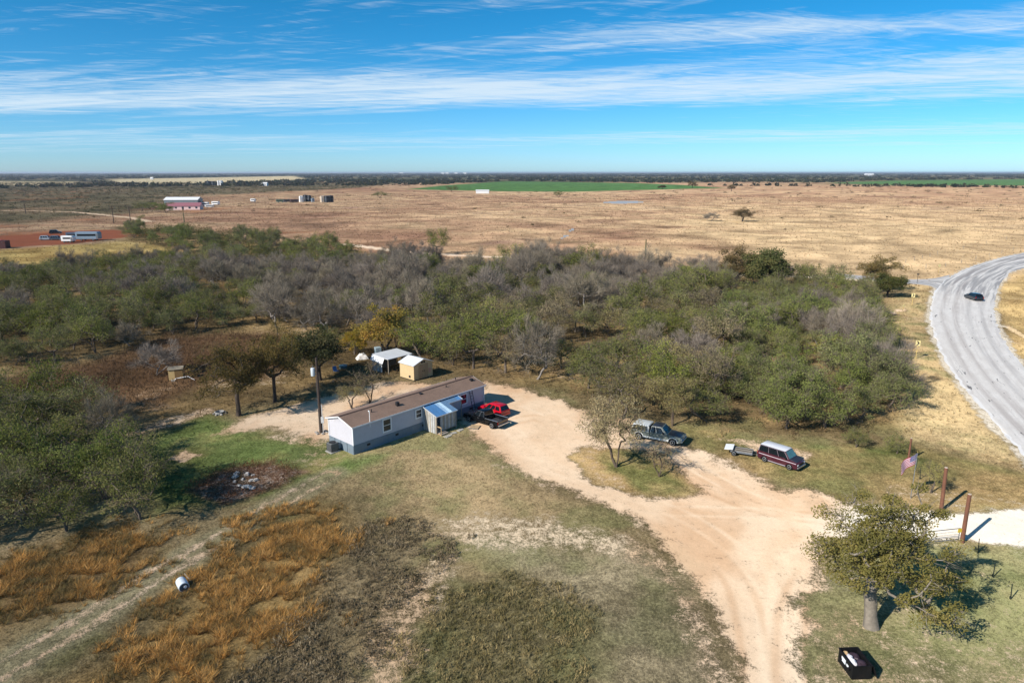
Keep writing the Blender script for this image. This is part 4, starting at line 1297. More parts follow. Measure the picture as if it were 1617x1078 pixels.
def make_pickup(name, label, c, h, body, lower, roofm, xtra, trimm, screenm=None, topper=None):
    v = empty(name, (c[0], c[1], 0), h, label, "pickup truck")
    # front half (hood, cab base), then the open bed
    up_ = [(-0.75, 0.42), (-0.75, 1.08), (0.95, 1.08), (1.15, 1.09), (2.35, 1.0), (2.55, 0.92), (2.6, 0.62), (2.58, 0.45)]
    shell(arch_profile(up_, 0.42, (1.72,), 0.46), 0.97, 0.05, 0.12).build("body", body, v, smooth=True)
    MB().box(-2.7, 2.5, -0.8, 0.8, 0.34, 0.6).build("chassis", M_black, v)
    sd = [(-2.72, 0.55), (-2.74, 1.02), (-0.79, 1.06), (-0.79, 0.42)]
    sp_ = arch_profile(sd, 0.42, (-1.85,), 0.46)
    for s in (-1, 1):
        MB().prism(sp_, 'y', *sorted((s * 0.97, s * 0.87))).build("bed_side", body, v)
    MB().box(-2.7, -0.8, -0.865, 0.865, 0.6, 0.66).build("bed_floor", paint("bed_liner", (58, 58, 60), 0.8), v)
    MB().box(-2.78, -2.70, -0.86, 0.86, 0.56, 1.03).build("tailgate", body, v, bevel=0.015)
    MB().box(-0.82, -0.765, -0.86, 0.86, 0.6, 1.06).build("bed_front", body, v)
    for s in (-1, 1):
        MB().box(-2.72, -0.8, s * 0.92 - 0.055, s * 0.92 + 0.055, 1.04, 1.085).build("bed_rail", trimm, v, bevel=0.01)
    cabin(v, (-0.72, -0.6, 0.45, 1.12), 1.07, 1.72, 0.92, 0.74, body, M_carglass, screenm or M_carglass, roofm, xtra, trim=trimm)
    MB().hexa([(1.15, -0.84, 1.085), (2.4, -0.78, 0.995), (2.4, 0.78, 0.995), (1.15, 0.84, 1.085), (1.15, -0.5, 1.13), (2.36, -0.48, 1.03), (2.36, 0.48, 1.03), (1.15, 0.5, 1.13)]).build("hood", roofm, v, smooth=True)
    for s in (-1, 1):
        MB().box(-0.74, 1.25, s * 0.975 - 0.008, s * 0.975 + 0.008, 0.42, 0.6).build("rocker_panel", lower, v)
        MB().box(-1.38, -0.8, s * 0.975 - 0.008, s * 0.975 + 0.008, 0.44, 0.6).build("rocker_panel", lower, v)
        for x in (-1.85, 1.72):
            wheel(v, x, s * 0.84, 0.39, 0.27, s)
            fl = MB()
            for k in range(10):
                a0, a1 = math.pi * k / 10, math.pi * (k + 1) / 10
                r0, r1 = 0.45, 0.53
                yy = sorted((s * 0.96, s * 1.005))
                pts = [(x + r0 * math.cos(a0), 0.42 + r0 * math.sin(a0)), (x + r1 * math.cos(a0), 0.42 + r1 * math.sin(a0)), (x + r1 * math.cos(a1), 0.42 + r1 * math.sin(a1)), (x + r0 * math.cos(a1), 0.42 + r0 * math.sin(a1))]
                fl.prism(pts, 'y', *yy)
            fl.build("fender_flare", lower, v)
        MB().box(0.1, 0.25, s * 0.985 - 0.015, s * 0.985 + 0.015, 0.9, 0.95).build("door_handle", M_chrome, v)
    MB().box(2.54, 2.7, -0.95, 0.95, 0.48, 0.66).build("bumper", M_chrome, v, bevel=0.03)
    MB().box(-2.92, -2.76, -0.92, 0.92, 0.48, 0.62).build("bumper", M_chrome, v, bevel=0.03)
    MB().box(2.5, 2.61, -0.48, 0.48, 0.68, 0.9).build("grille", M_chrome, v)
    lights(v, 2.57, -2.76, 0.8, 0.86, 0.95)
    mirrors(v, 0.75, 1.1, 0.92, M_black)
    if topper:
        cabin(v, (-2.68, -2.56, -0.86, -0.8), 1.09, 1.66, 0.94, 0.82, topper, M_carglass, M_carglass, topper, ((0.06, 0.92),))
    return v


blk = car_paint("black_truck_paint", (16, 17, 20), 0.2, 0.0, 0.02)
make_pickup("pickup_truck", "black crew cab pickup parked nose to the house porch", (-3.02, 71.4), R(141.5), blk, blk, blk, ((0.05, 0.40), (0.46, 0.86)), M_chrome).scale = (0.94, 0.94, 0.94)
grn = car_paint("grey_green_truck_paint", (112, 118, 110), 0.35)
slv = car_paint("silver_trim_paint", (210, 211, 206), 0.35)
make_pickup("pickup_truck", "grey-green and silver pickup with camper top under the drive island trees", (15.25, 66.45), R(-29), grn, slv, car_paint("dark_hood_paint", (40, 46, 58)), ((0.05, 0.36), (0.42, 0.86)), slv, topper=paint("dark_topper", (206, 208, 204), 0.4))


def make_suv(name, label, cat, c, h, body, roofm, L=4.4, zr=1.55, z0=0.95):
    v = empty(name, (c[0], c[1], 0), h, label, cat)
    a = L / 2
    up_ = [(-a, 0.4), (-a - 0.02, 0.7), (-a + 0.05, z0), (a - 1.35, z0 + 0.02), (a - 1.0, z0), (a - 0.2, z0 - 0.14), (a, z0 - 0.3), (a + 0.02, 0.5), (a, 0.34)]
    shell(arch_profile(up_, 0.28, (-a + 0.85, a - 0.85), 0.38), 0.9, 0.06, 0.16).build("body", body, v, smooth=True)
    MB().box(-a + 0.1, a - 0.1, -0.78, 0.78, 0.2, 0.5).build("underbody", M_black, v)
    cabin(v, (-a + 0.06, -a + 0.4, a - 1.95, a - 1.15), z0 - 0.02, zr, 0.86, 0.68, body, M_carglass, M_carglass, roofm, ((0.08, 0.34), (0.38, 0.62), (0.66, 0.9)))
    MB().hexa([(a - 1.15, -0.76, z0 + 0.01), (a - 0.22, -0.7, z0 - 0.12), (a - 0.22, 0.7, z0 - 0.12), (a - 1.15, 0.76, z0 + 0.01), (a - 1.1, -0.45, z0 + 0.06), (a - 0.3, -0.42, z0 - 0.05), (a - 0.3, 0.42, z0 - 0.05), (a - 1.1, 0.45, z0 + 0.06)]).build("hood", body, v, smooth=True)
    for s in (-1, 1):
        for x in (-a + 0.85, a - 0.85):
            wheel(v, x, s * 0.77, 0.33, 0.21, s)
        MB().box(-0.3, -0.15, s * 0.905 - 0.015, s * 0.905 + 0.015, 0.78, 0.83).build("door_handle", M_chrome, v)
    MB().box(a - 0.04, a + 0.1, -0.82, 0.82, 0.34, 0.52).build("bumper", body, v, bevel=0.04)
    MB().box(-a - 0.12, -a + 0.02, -0.82, 0.82, 0.36, 0.56).build("bumper", body, v, bevel=0.04)
    MB().box(a - 0.06, a + 0.03, -0.4, 0.4, 0.54, 0.64).build("grille", M_black, v)
    lights(v, a - 0.03, -a - 0.02, 0.62, 0.85, 0.86)
    mirrors(v, a - 1.35, z0 + 0.02, 0.86, body)
    return v


red = car_paint("red_car_paint", (196, 16, 40), 0.25)
make_suv("red_car", "bright red car parked beyond the black pickup", "car", (-2.1, 74.3), R(138), red, red, 4.3, 1.5).scale = (0.87, 0.87, 0.95)
dk = car_paint("dark_blue_car_paint", (24, 34, 44), 0.2)
rc = G(1537, 473)
make_suv("road_car", "dark blue car driving through the bend of the paved road", "car", rc, R(84), dk, dk, 4.6, 1.5)

# ------------------------------------------------------------------ dumpster in the foreground
dA, dB, dC = Vector(G(1345, 1074)), Vector(G(1325, 1047)), Vector(G(1371, 1071))
dd = (dB - dA).normalized()
dr = math.atan2(-dd.x * 0 + (dC - dA).y, (dC - dA).x)
dl_ = math.atan2((dA - dB).y, (dA - dB).x)
ds = empty("dumpster", (dA.x, dA.y, 0), dl_, "black steel dumpster full of rubbish bags in the grass at the bottom right", "dumpster")
DSC = 0.76
ds.scale = (DSC, DSC, DSC)
M_dump = paint("black_steel", (22, 22, 24), 0.5, 0.1, var=0.25, scale=4, dirt=((60, 44, 36), 0.3))
# local: x runs from the far end to the near corner (ends at 0), y to the left (the right-hand side of the picture)
DL, DW, DH = 1.95, 1.35, 1.15
bx_ = MB()
bx_.hexa([(-DL, -0.03, 0.1), (0, -0.03, 0.1), (0, 0.03, 0.1), (-DL, 0.03, 0.1), (-DL, -0.03, DH), (0, -0.03, DH), (0, 0.03, DH), (-DL, 0.03, DH)])
bx_.hexa([(-DL, DW - 0.03, 0.1), (0, DW - 0.03, 0.1), (0, DW + 0.03, 0.1), (-DL, DW + 0.03, 0.1), (-DL, DW - 0.03, DH), (0, DW - 0.03, DH), (0, DW + 0.03, DH), (-DL, DW + 0.03, DH)])
bx_.box(-0.06, 0.0, 0.03, DW - 0.03, 0.1, DH).box(-DL, -DL + 0.06, 0.03, DW - 0.03, 0.1, DH).box(-DL + 0.06, -0.06, 0.03, DW - 0.03, 0.1, 0.16)
bx_.build("container", M_dump, ds)
for (x0, x1, y0, y1) in ((-DL - 0.04, 0.04, -0.07, 0.0), (-DL - 0.04, 0.04, DW, DW + 0.07), (-0.02, 0.05, 0, DW), (-DL - 0.05, -DL + 0.02, 0, DW)):
    MB().box(x0, x1, y0, y1, DH, DH + 0.07).build("rim", M_dump, ds)
for x in (-DL * 0.78, -DL * 0.22):
    MB().box(x - 0.1, x + 0.1, -0.13, -0.031, 0.55, 0.72).build("lift_pocket", M_dump, ds)
for (x, y) in ((-0.15, 0.15), (-DL + 0.15, 0.15), (-0.15, DW - 0.15), (-DL + 0.15, DW - 0.15)):
    MB().box(x - 0.07, x + 0.07, y - 0.07, y + 0.07, 0, 0.1).build("foot", M_dump, ds)
MB().hexa([(-DL - 0.05, DW + 0.08, DH + 0.02), (0.05, DW + 0.08, DH + 0.02), (0.05, DW + 0.12, DH + 0.02), (-DL - 0.05, DW + 0.12, DH + 0.02),
           (-DL - 0.05, DW + 0.5, 0.12), (0.05, DW + 0.5, 0.12), (0.05, DW + 0.54, 0.12), (-DL - 0.05, DW + 0.54, 0.12)]).build("lid", M_dump, ds)
M_label = paint("white_sticker", (232, 236, 236), 0.5, var=0.03)
MB().box(-1.5, -0.95, -0.038, -0.03, 0.55, 0.92).build("sticker", M_label, ds)
MB().box(-0.82, -0.55, -0.038, -0.03, 0.6, 0.8).build("sticker", M_label, ds)


def lump(name, mat, parent, loc, sx, sy, sz, seed, n=14):
    vs, fs = [], []
    for i in range(n + 1):
        th = math.pi * i / n
        for j in range(n):
            ph = 2 * math.pi * j / n
            d = Vector((math.sin(th) * math.cos(ph), math.sin(th) * math.sin(ph), math.cos(th)))
            k = 0.75 + 0.5 * float(vnoise(np.array([d.x * 2.2 + seed]), np.array([d.y * 2.2 + d.z * 1.7]), seed)[0])
            vs.append((d.x * sx * k, d.y * sy * k, d.z * sz * k))
    for i in range(n):
        for j in range(n):
            fs.append((i * n + j, i * n + (j + 1) % n, (i + 1) * n + (j + 1) % n, (i + 1) * n + j))
    return MB().add(vs, fs).build(name, mat, parent, loc, smooth=True)


M_bag = paint("white_bag", (232, 226, 226), 0.5, var=0.06, scale=9, bump=0.6)
M_bagd = paint("dark_bag", (62, 48, 56), 0.5, var=0.2, scale=8, bump=0.6)
cdl, sdl = math.cos(dl_), math.sin(dl_)
for i, (lx, ly, lz, sx, sy, sz, m, lab) in enumerate((
        (-1.2, 0.36, 0.98, 0.3, 0.24, 0.24, M_bag, "white rubbish bag in the middle of the black dumpster"),
        (-0.68, 0.36, 0.98, 0.42, 0.25, 0.24, M_bag, "long white rubbish bag at the near side of the black dumpster"),
        (-1.65, 0.32, 0.92, 0.25, 0.22, 0.2, M_wood2, "crumpled tan cardboard in the far corner of the dumpster"),
        (-0.6, 0.9, 0.86, 0.5, 0.4, 0.26, M_bagd, "dark maroon rubbish bag at the near end of the dumpster"),
        (-1.4, 0.9, 0.8, 0.5, 0.36, 0.26, M_bagd, "dark maroon rubbish bag at the far end of the dumpster"))):
    o = lump("rubbish_bag" if i != 2 else "cardboard", m, None, (dA.x + (cdl * lx - sdl * ly) * DSC, dA.y + (sdl * lx + cdl * ly) * DSC, lz * DSC), sx * DSC, sy * DSC, sz * DSC, i + 3)
    o.rotation_euler = (0, 0, dl_)
    tag(o, lab, "rubbish bag" if i != 2 else "cardboard", "rubbish in the dumpster")

# ------------------------------------------------------------------ entrance posts, pipe gate, flag, signs, fence stakes
M_post = paint("red_brown_post", (122, 82, 62), 0.85, var=0.25, scale=4, bump=0.4, dirt=((92, 60, 48), 0.5))
for i, (px, py, hgt_, lean, lab) in enumerate(((1519, 856, 3.95, (-0.05, 0.0), "tall red-brown wooden gate post on the near side of the white entrance"),
                                              (1486, 806, 3.8, (-0.12, 0.05), "tall red-brown wooden gate post on the far side of the white entrance"),
                                              (1434, 727, 2.3, (0.0, 0.0), "shorter red-brown post at the thicket edge above the flag"))):
    g = G(px, py)
    e = empty("gate_post", g + (0,), 0, lab, "post", "wooden posts at the entrance")
    MB().tube((0, 0, 0), (lean[0], lean[1], hgt_), 0.155 if i < 2 else 0.1, 0.13 if i < 2 else 0.085, 14).build("shaft", M_post, e, smooth=True)
    MB().tube((lean[0], lean[1], hgt_), (lean[0], lean[1], hgt_ + 0.03), 0.132 if i < 2 else 0.086, 0.11 if i < 2 else 0.07, 14).build("top", paint("post_top", (196, 176, 156), 0.9), e)
g0, g1 = Vector(G(1517, 855)), Vector(G(1400, 868))
gd = g1 - g0
gt = empty("pipe_gate", (g0.x, g0.y, 0), math.atan2(gd.y, gd.x), "open grey pipe gate beside the near gate post", "gate")
GLn = gd.length
for z in (0.25, 1.15):
    MB().tube((0.25, 0, z), (GLn, 0, z), 0.03, n=8).build("rail", M_grey, gt)
for z in (0.45, 0.68, 0.9):
    MB().tube((0.25, 0, z), (GLn, 0, z), 0.012, n=6).build("bar", M_grey, gt)
for s in (0.25, GLn / 2, GLn):
    MB().tube((s, 0, 0.25), (s, 0, 1.15), 0.028, n=8).build("stile", M_grey, gt)
sg = empty("yellow_sign", (g0.x + gd.x * 0.045, g0.y + gd.y * 0.045 - 0.06, 0.85), math.atan2(gd.y, gd.x), "small yellow sign hung on the pipe gate", "sign")
MB().box(-0.17, 0.17, -0.01, 0.01, 0, 0.32).build("plate", paint("yellow_plate", (226, 196, 66), 0.5, var=0.05), sg)
MB().tube((-0.1, 0, 0.32), (0, 0, 0.36), 0.008, n=5).tube((0.1, 0, 0.32), (0, 0, 0.36), 0.008, n=5).build("hanger", M_grey, sg)

# flag on a thin pole
g = G(1438, 786)
fl = empty("flagpole", g + (0,), 0, "thin grey flagpole standing in the grass left of the far gate post", "flagpole")
MB().tube((0, 0, 0), (0, 0, 4.15), 0.032, 0.022, 8).build("pole", M_galv, fl)
MB().lathe([(0.01, 4.15), (0.05, 4.19), (0.05, 4.22), (0.01, 4.27)], 10).build("finial", paint("brass_ball", (190, 160, 80), 0.3, 0.6), fl)
fe = empty("flag", (g[0], g[1], 0), R(196), "red white and blue striped flag drooping from the thin flagpole", "flag")
M_fr, M_fw, M_fb = paint("flag_red", (190, 60, 78), 0.8, var=0.06), paint("flag_white", (228, 216, 220), 0.8, var=0.04), paint("flag_blue", (60, 70, 132), 0.8, var=0.06)
FLn, FH, NF = 1.75, 0.95, 14


def flag_pt(u_, v_):
    x = 0.03 + u_ * FLn * 0.92
    z = 4.1 - v_ * FH - 0.75 * u_ ** 1.3
    y = 0.13 * math.sin(u_ * 7.0 + v_ * 1.2) * u_ ** 0.5 + 0.1 * v_ * u_
    return (x, y, z)


def flag_patch(u0, u1, v0, v1, nu, off):
    b = MB()
    vs = []
    for i in range(nu + 1):
        for v_ in (v0, v1):
            p = flag_pt(u0 + (u1 - u0) * i / nu, v_)
            vs.append((p[0], p[1] + off, p[2]))
    for i in range(nu + 1):
        for v_ in (v0, v1):
            p = flag_pt(u0 + (u1 - u0) * i / nu, v_)
            vs.append((p[0], p[1] - off - 0.004, p[2]))
    m_ = 2 * (nu + 1)
    fs = [(2 * i, 2 * i + 1, 2 * i + 3, 2 * i + 2) for i in range(nu)] + [(m_ + 2 * i + 2, m_ + 2 * i + 3, m_ + 2 * i + 1, m_ + 2 * i) for i in range(nu)]
    return b.add(vs, fs)


for k in range(13):
    flag_patch(0.0 if k >= 7 else 0.4, 1.0, k / 13, (k + 1) / 13, NF, 0.0).build("stripe", M_fr if k % 2 == 0 else M_fw, fe)
cn = flag_patch(0.0, 0.4, 0.0, 7 / 13, 8, 0.0).build("canton", M_fb, fe)
for r_ in range(9):
    for c_ in range(6 if r_ % 2 == 0 else 5):
        uu = (0.035 + c_ * 0.066 + (0.033 if r_ % 2 else 0))
        vv = 0.03 + r_ * 0.058
        p = flag_pt(uu, vv)
        pts = []
        for q in range(10):
            a = math.pi / 2 + q * math.pi / 5
            rr_ = 0.022 if q % 2 == 0 else 0.009
            pts.append((p[0] + rr_ * math.cos(a), p[2] + rr_ * math.sin(a)))
        MB().prism(pts, 'y', p[1] - 0.012, p[1] + 0.01).build("star", M_fw, cn)

# chevron signs along the bend
M_syel = paint("sign_yellow", (232, 214, 150), 0.5, var=0.06)
M_sblk = paint("sign_black", (26, 26, 28), 0.5)
M_spost = paint("sign_post_yellowish", (206, 178, 110), 0.6, var=0.1)


def chevron_sign(px, py, hgt_, rz, label, w_=0.62, hh=0.76):
    g = G(px, py)
    e = empty("chevron_sign", g + (0,), rz, label, "road sign", "curve chevron signs by the road")
    MB().box(-0.045, 0.045, 0.0, 0.08, 0, hgt_).build("post", M_spost, e)
    MB().box(-w_ / 2, w_ / 2, -0.03, -0.005, hgt_ - hh, hgt_ + 0.02).build("plate", M_syel, e)
    z0 = hgt_ - hh
    MB().prism([(-0.2, z0 + 0.08), (0.0, z0 + 0.08), (0.24, z0 + hh / 2), (0.0, z0 + hh - 0.06), (-0.2, z0 + hh - 0.06), (0.03, z0 + hh / 2)], 'y', -0.04, -0.031).build("chevron", M_sblk, e)


chevron_sign(1446, 566, 2.75, R(-28), "yellow chevron sign on a tall pale post nearest along the bend")
chevron_sign(1440, 482, 2.5, R(-30), "chevron sign on a post farther along the bend below the junction")


def plain_sign(px, py, hgt_, rz, label, cat, size, m):
    g = G(px, py)
    e = empty("warning_sign", g + (0,), rz, label, cat)
    MB().tube((0, 0.03, 0), (0, 0.03, hgt_), 0.04, n=8).build("post", M_spost, e)
    s = size / 2
    MB().prism([(0, hgt_ - 2 * s), (s, hgt_ - s), (0, hgt_), (-s, hgt_ - s)], 'y', -0.02, 0.0).build("plate", m, e)


plain_sign(1482, 431, 2.6, R(15), "small pale diamond sign in the dry grass across the junction", "road sign", 1.1, M_syel)
plain_sign(1426, 492, 1.5, R(15), "short yellow marker sign on the verge by the thicket", "marker", 0.6, M_syel)
g = G(1448, 447)
so = empty("sign_post", g + (0,), 0, "thin dark post at the mouth of the side road", "post")
MB().tube((0, 0, 0), (0, 0, 2.4), 0.05, n=8).build("shaft", M_dark, so)
MB().box(-0.3, 0.3, -0.02, 0.0, 2.1, 2.4).build("plate", M_dark, so)

# steel fence stakes
M_stake = paint("green_steel_stake", (58, 66, 58), 0.6, 0.2, var=0.2)
stk = ((1545, 873, "steel fence stake nearest the near gate post"), (1568, 911, "steel fence stake in the middle of the right lawn"), (1596, 946, "steel fence stake nearest the right edge of the lawn"),
       (1453, 756, "steel fence stake just right of the flag"), (1464, 772, "steel fence stake between flagpole and far gate post"), (1446, 741, "steel fence stake behind the flag"))
for (px, py, lab) in stk:
    g = G(px, py)
    e = empty("fence_stake", g + (0,), random.uniform(0, 3), lab, "fence stake", "steel fence stakes by the entrance")
    b = MB().box(-0.035, 0.035, -0.006, 0.006, 0, 1.15).box(-0.006, 0.006, 0.006, 0.045, 0, 1.15)
    o = b.build("tee_bar", M_stake, e)
    MB().box(-0.07, 0.07, 0.046, 0.052, 0.05, 0.25).build("anchor_plate", M_stake, e)
    e.rotation_euler = (random.uniform(-0.1, 0.1), random.uniform(-0.1, 0.1), e.rotation_euler[2])

# drum on its side by the two-track lane
g = Vector(G(289, 929))
dm_ = empty("drum", (g.x, g.y, 0.0), R(-52), "white metal drum lying on its side by the two-track lane", "drum")
prof = [(0.30, -0.46), (0.33, -0.45), (0.33, -0.18), (0.345, -0.16), (0.33, -0.14), (0.33, 0.14), (0.345, 0.16), (0.33, 0.18), (0.33, 0.45), (0.30, 0.46)]
MB().lathe(prof, 24, 'x', (0, 0, 0.34)).build("barrel", paint("drum_white", (214, 222, 228), 0.4, 0.1, var=0.06, dirt=((150, 150, 146), 0.3)), dm_, smooth=True)
MB().lathe([(0.29, 0.462), (0.29, 0.468)], 24, 'x', (0, 0, 0.34)).build("end_plate", paint("drum_end", (70, 84, 96), 0.5), dm_)
MB().lathe([(0.1, 0.469), (0.1, 0.49), (0.03, 0.49)], 12, 'x', (0, 0.08, 0.36)).build("bung", M_white, dm_)
o = MB().tube((0, 0, 0.05), (1.1, 0.25, 0.3), 0.04, 0.03, 7).tube((0.5, 0.1, 0.17), (0.9, -0.35, 0.05), 0.03, 0.02, 6).build("fallen_branch", M_wood, None, (G(304, 921)[0], G(304, 921)[1], 0), 2.2)
tag(o, "broken pale branch lying behind the white drum", "branch")


# ------------------------------------------------------------------ trees
def tree_skeleton(rg, stems, hb, centres, r_tip, kexp=0.46):
    """limbs grown from the trunk to every leaf clump; returns a list of (p0, p1, r0, r1)"""
    P, par, load = [np.zeros(3)], [-1], [0.0]
    for (dx, dy) in stems:
        last = 0
        for s in (0.35, 0.7, 1.0):
            jit = rg.normal(0, 0.05 if len(stems) > 1 else 0.015, 3) * hb * np.array([1, 1, 0])
            P.append(np.array([dx * s ** 1.2, dy * s ** 1.2, hb * s]) + jit * (s < 1))
            par.append(last)
            load.append(0.0)
            last = len(P) - 1
    tops = [i for i in range(1, len(P)) if i % 3 == 0]
    c0 = np.mean([P[i] for i in tops], axis=0)
    order = np.argsort(np.linalg.norm(centres - c0, axis=1))
    for k in order:
        c = centres[k]
        A = np.array(P)
        dd_ = np.linalg.norm(A - c, axis=1) + 0.35 * np.maximum(0, A[:, 2] - c[2]) + 3.0 * (A[:, 2] < hb * 0.55)
        last = int(np.argmin(dd_))
        p0 = P[last]
        dist = np.linalg.norm(c - p0)
        nseg = 2 if dist < 1.2 else 3
        for s in range(1, nseg + 1):
            f = s / nseg
            q = p0 + (c - p0) * f
            if s < nseg:
                q = q + rg.normal(0, 0.11, 3) * dist + np.array([0, 0, -0.05 * dist * math.sin(f * math.pi)])
            P.append(q)
            par.append(last)
            load.append(0.0)
            last = len(P) - 1
        load[last] += 1.0
    n = len(P)
    for i in range(n - 1, 0, -1):
        load[par[i]] += load[i]
    rad = [r_tip * max(l, 0.3) ** kexp for l in load]
    return [(P[par[i]], P[i], rad[par[i]] if par[i] > 0 else rad[i] * 1.35, rad[i]) for i in range(1, n)], rad


def tubes_mesh(name, segs, n, mat, twigs=0):
    V, F = [], []
    for (p0, p1, r0, r1) in segs:
        r0 = min(r0, r1 * 1.9)
        d = p1 - p0
        L_ = np.linalg.norm(d)
        if L_ < 1e-4:
            continue
        d = d / L_
        a = np.cross(d, [0.3, 0.9, 0.31])
        a /= np.linalg.norm(a)
        b = np.cross(d, a)
        k = 7 if r1 > 0.09 else n
        base = len(V)
        for (p, r) in ((p0 - d * r0 * 0.3, r0), (p1, r1)):
            for i in range(k):
                t_ = 2 * math.pi * i / k
                V.append(p + (a * math.cos(t_) + b * math.sin(t_)) * r)
        for i in range(k):
            F.append((base + i, base + (i + 1) % k, base + k + (i + 1) % k, base + k + i))
    tips = np.array([sg_[1] for sg_ in segs if sg_[3] < 0.05])
    if twigs and len(tips):
        rg = np.random.default_rng(len(V))
        m = twigs * len(tips)
        p0 = tips[rg.integers(0, len(tips), m)] + rg.normal(0, 0.12, (m, 3))
        d = rand_dirs(rg, m) * 0.8 + (p0 - tips.mean(0)) / 2.5 + np.array([0, 0, 0.2])
        d /= np.linalg.norm(d, axis=1)[:, None]
        b = np.cross(d, rand_dirs(rg, m))
        b /= np.maximum(np.linalg.norm(b, axis=1), 1e-6)[:, None]
        L_ = (0.5 + 0.7 * rg.random(m))[:, None]
        tw = np.stack([p0, p0 + d * L_ * 0.3 + b * 0.013, p0 + d * L_, p0 + d * L_ * 0.3 - b * 0.013], 1).reshape(-1, 3)
        F += [tuple(len(V) + 4 * i + k for k in range(4)) for i in range(m)]
        V = np.concatenate([np.array(V), tw])
    me = mesh_np(name, np.array(V), np.array(F))
    me.materials.append(mat)
    for p in me.polygons:
        p.use_smooth = True
    return me


def rand_dirs(rg, n):
    d = rg.normal(0, 1, (n, 3))
    return d / np.linalg.norm(d, axis=1)[:, None]


def leaf_mesh(name, rg, centres, radii, per, ln, wd, mat, tint_top=0.25, droop=0.0):
    """diamond leaves spread through every clump"""
    n = int(per * len(centres))
    idx = rg.integers(0, len(centres), n)
    off = rand_dirs(rg, n) * (rg.random(n) ** 0.45)[:, None] * radii[idx][:, None]
    off[:, 2] *= 0.72
    c = centres[idx] + off
    a = rand_dirs(rg, n)
    a[:, 2] -= droop
    a /= np.linalg.norm(a, axis=1)[:, None]
    b = np.cross(a, rand_dirs(rg, n))
    b /= np.maximum(np.linalg.norm(b, axis=1), 1e-6)[:, None]
    s = (0.7 + 0.6 * rg.random(n))[:, None]
    l2, w2 = ln * s / 2, wd * s / 2
    V = np.stack([c - a * l2, c + b * w2, c + a * l2, c - b * w2], 1).reshape(-1, 3)
    F = np.arange(4 * n).reshape(n, 4)
    ct = rg.random(len(centres))
    tint = np.clip(0.55 * ct[idx] + 0.45 * rg.random(n), 0, 1)
    me = mesh_np(name, V, F, face_attr={'tint': tint})
    me.materials.append(mat)
    return me


def twig_mesh(name, rg, segs, centres, radii, per, ln, wd, mat):
    """fine bare twigs: slim blades fanning outward and up from every branch end"""
    n = int(per * len(centres))
    idx = rg.integers(0, len(centres), n)
    mid_ = centres.mean(0) - np.array([0, 0, 1.0])
    p0 = centres[idx] + rand_dirs(rg, n) * (rg.random(n) ** 0.6)[:, None] * radii[idx][:, None] * 0.75
    out = p0 - mid_
    out /= np.linalg.norm(out, axis=1)[:, None]
    d = out * 0.8 + rand_dirs(rg, n) * 0.8 + np.array([0, 0, 0.35])
    d /= np.linalg.norm(d, axis=1)[:, None]
    L_ = ln * (0.5 + rg.random(n))[:, None]
    b = np.cross(d, rand_dirs(rg, n))
    b /= np.maximum(np.linalg.norm(b, axis=1), 1e-6)[:, None]
    V = np.stack([p0 - b * wd / 2, p0 + b * wd / 2, p0 + d * L_], 1).reshape(-1, 3)
    F = np.arange(3 * n).reshape(n, 3)
    me = mesh_np(name, V, F, face_attr={'tint': rg.random(n) * 0.8})
    me.materials.append(mat)
    return me


B_dark = paint("dark_bark", (74, 64, 56), 0.9, var=0.3, scale=6, bump=0.5)
B_brown = paint("brown_bark", (98, 84, 70), 0.9, var=0.3, scale=6, bump=0.5)
B_twig = paint("mesquite_bark", (104, 92, 80), 0.9, var=0.3, scale=6, bump=0.5)
B_grey = paint("grey_bark", (134, 126, 118), 0.9, var=0.25, scale=6, bump=0.5)
B_pale = paint("pale_oak_bark", (132, 122, 108), 0.9, var=0.25, scale=5, bump=0.6)
F_olive = foliage("mesquite_leaves", (86, 92, 46), (114, 117, 58), (144, 138, 76), trans=0.3)
F_wispy = foliage("wispy_mesquite_leaves", (116, 108, 68), (140, 128, 84), (158, 142, 96), trans=0.3)
F_green = foliage("green_leaves", (92, 99, 54), (116, 121, 64), (144, 145, 84), trans=0.3, objvar=0.3)
F_oakd = foliage("brown_green_oak_leaves", (84, 76, 46), (106, 92, 54), (132, 104, 64))
F_oakdk = foliage("dark_oak_leaves", (62, 68, 40), (82, 84, 48), (108, 98, 58))
F_oakr = foliage("right_oak_leaves", (92, 88, 46), (118, 110, 58), (148, 131, 76), objvar=0.0)
F_yellow = foliage("yellow_leaves", (120, 112, 44), (156, 134, 44), (180, 136, 50))
F_greyt = foliage("grey_twigs", (104, 94, 80), (126, 115, 99), (150, 138, 120), trans=0.0, gain=1.34)
F_browntw = foliage("brown_shrub_twigs", (88, 70, 54), (112, 86, 64), (140, 106, 74), trans=0.0)


def crown_points(rg, n, rx, ry, z0, z1, shell_=0.55, flat=1.0):
    """clump centres through an uneven dome"""
    pts = []
    sd_ = int(rg.integers(0, 9999))
    off_ = rg.uniform(0, 50, 2)
    while len(pts) < n:
        d = rg.normal(0, 1, 3)
        d /= np.linalg.norm(d)
        if d[2] < -0.45:
            continue
        r = shell_ + (1 - shell_) * rg.random()
        lob = 0.52 + 0.85 * float(vnoise(np.array([d[0] * 1.9 + off_[0]]), np.array([d[1] * 1.9 + d[2] * 1.5 + off_[1]]), sd_)[0])
        p = d * r * lob
        zc, zh = z0 + (z1 - z0) * 0.38, (z1 - z0) * 0.62
        z = zc + p[2] * (zh if p[2] > 0 else (zc - z0) * 1.6)
        q = np.array([p[0] * rx, p[1] * ry, z])
        if all(np.linalg.norm(q - o) > 0.42 * (rx * ry * (z1 - z0) / n) ** (1 / 3) for o in pts):
            pts.append(q)
        else:
            pts.append(q) if rg.random() < 0.15 else None
    return np.array(pts)


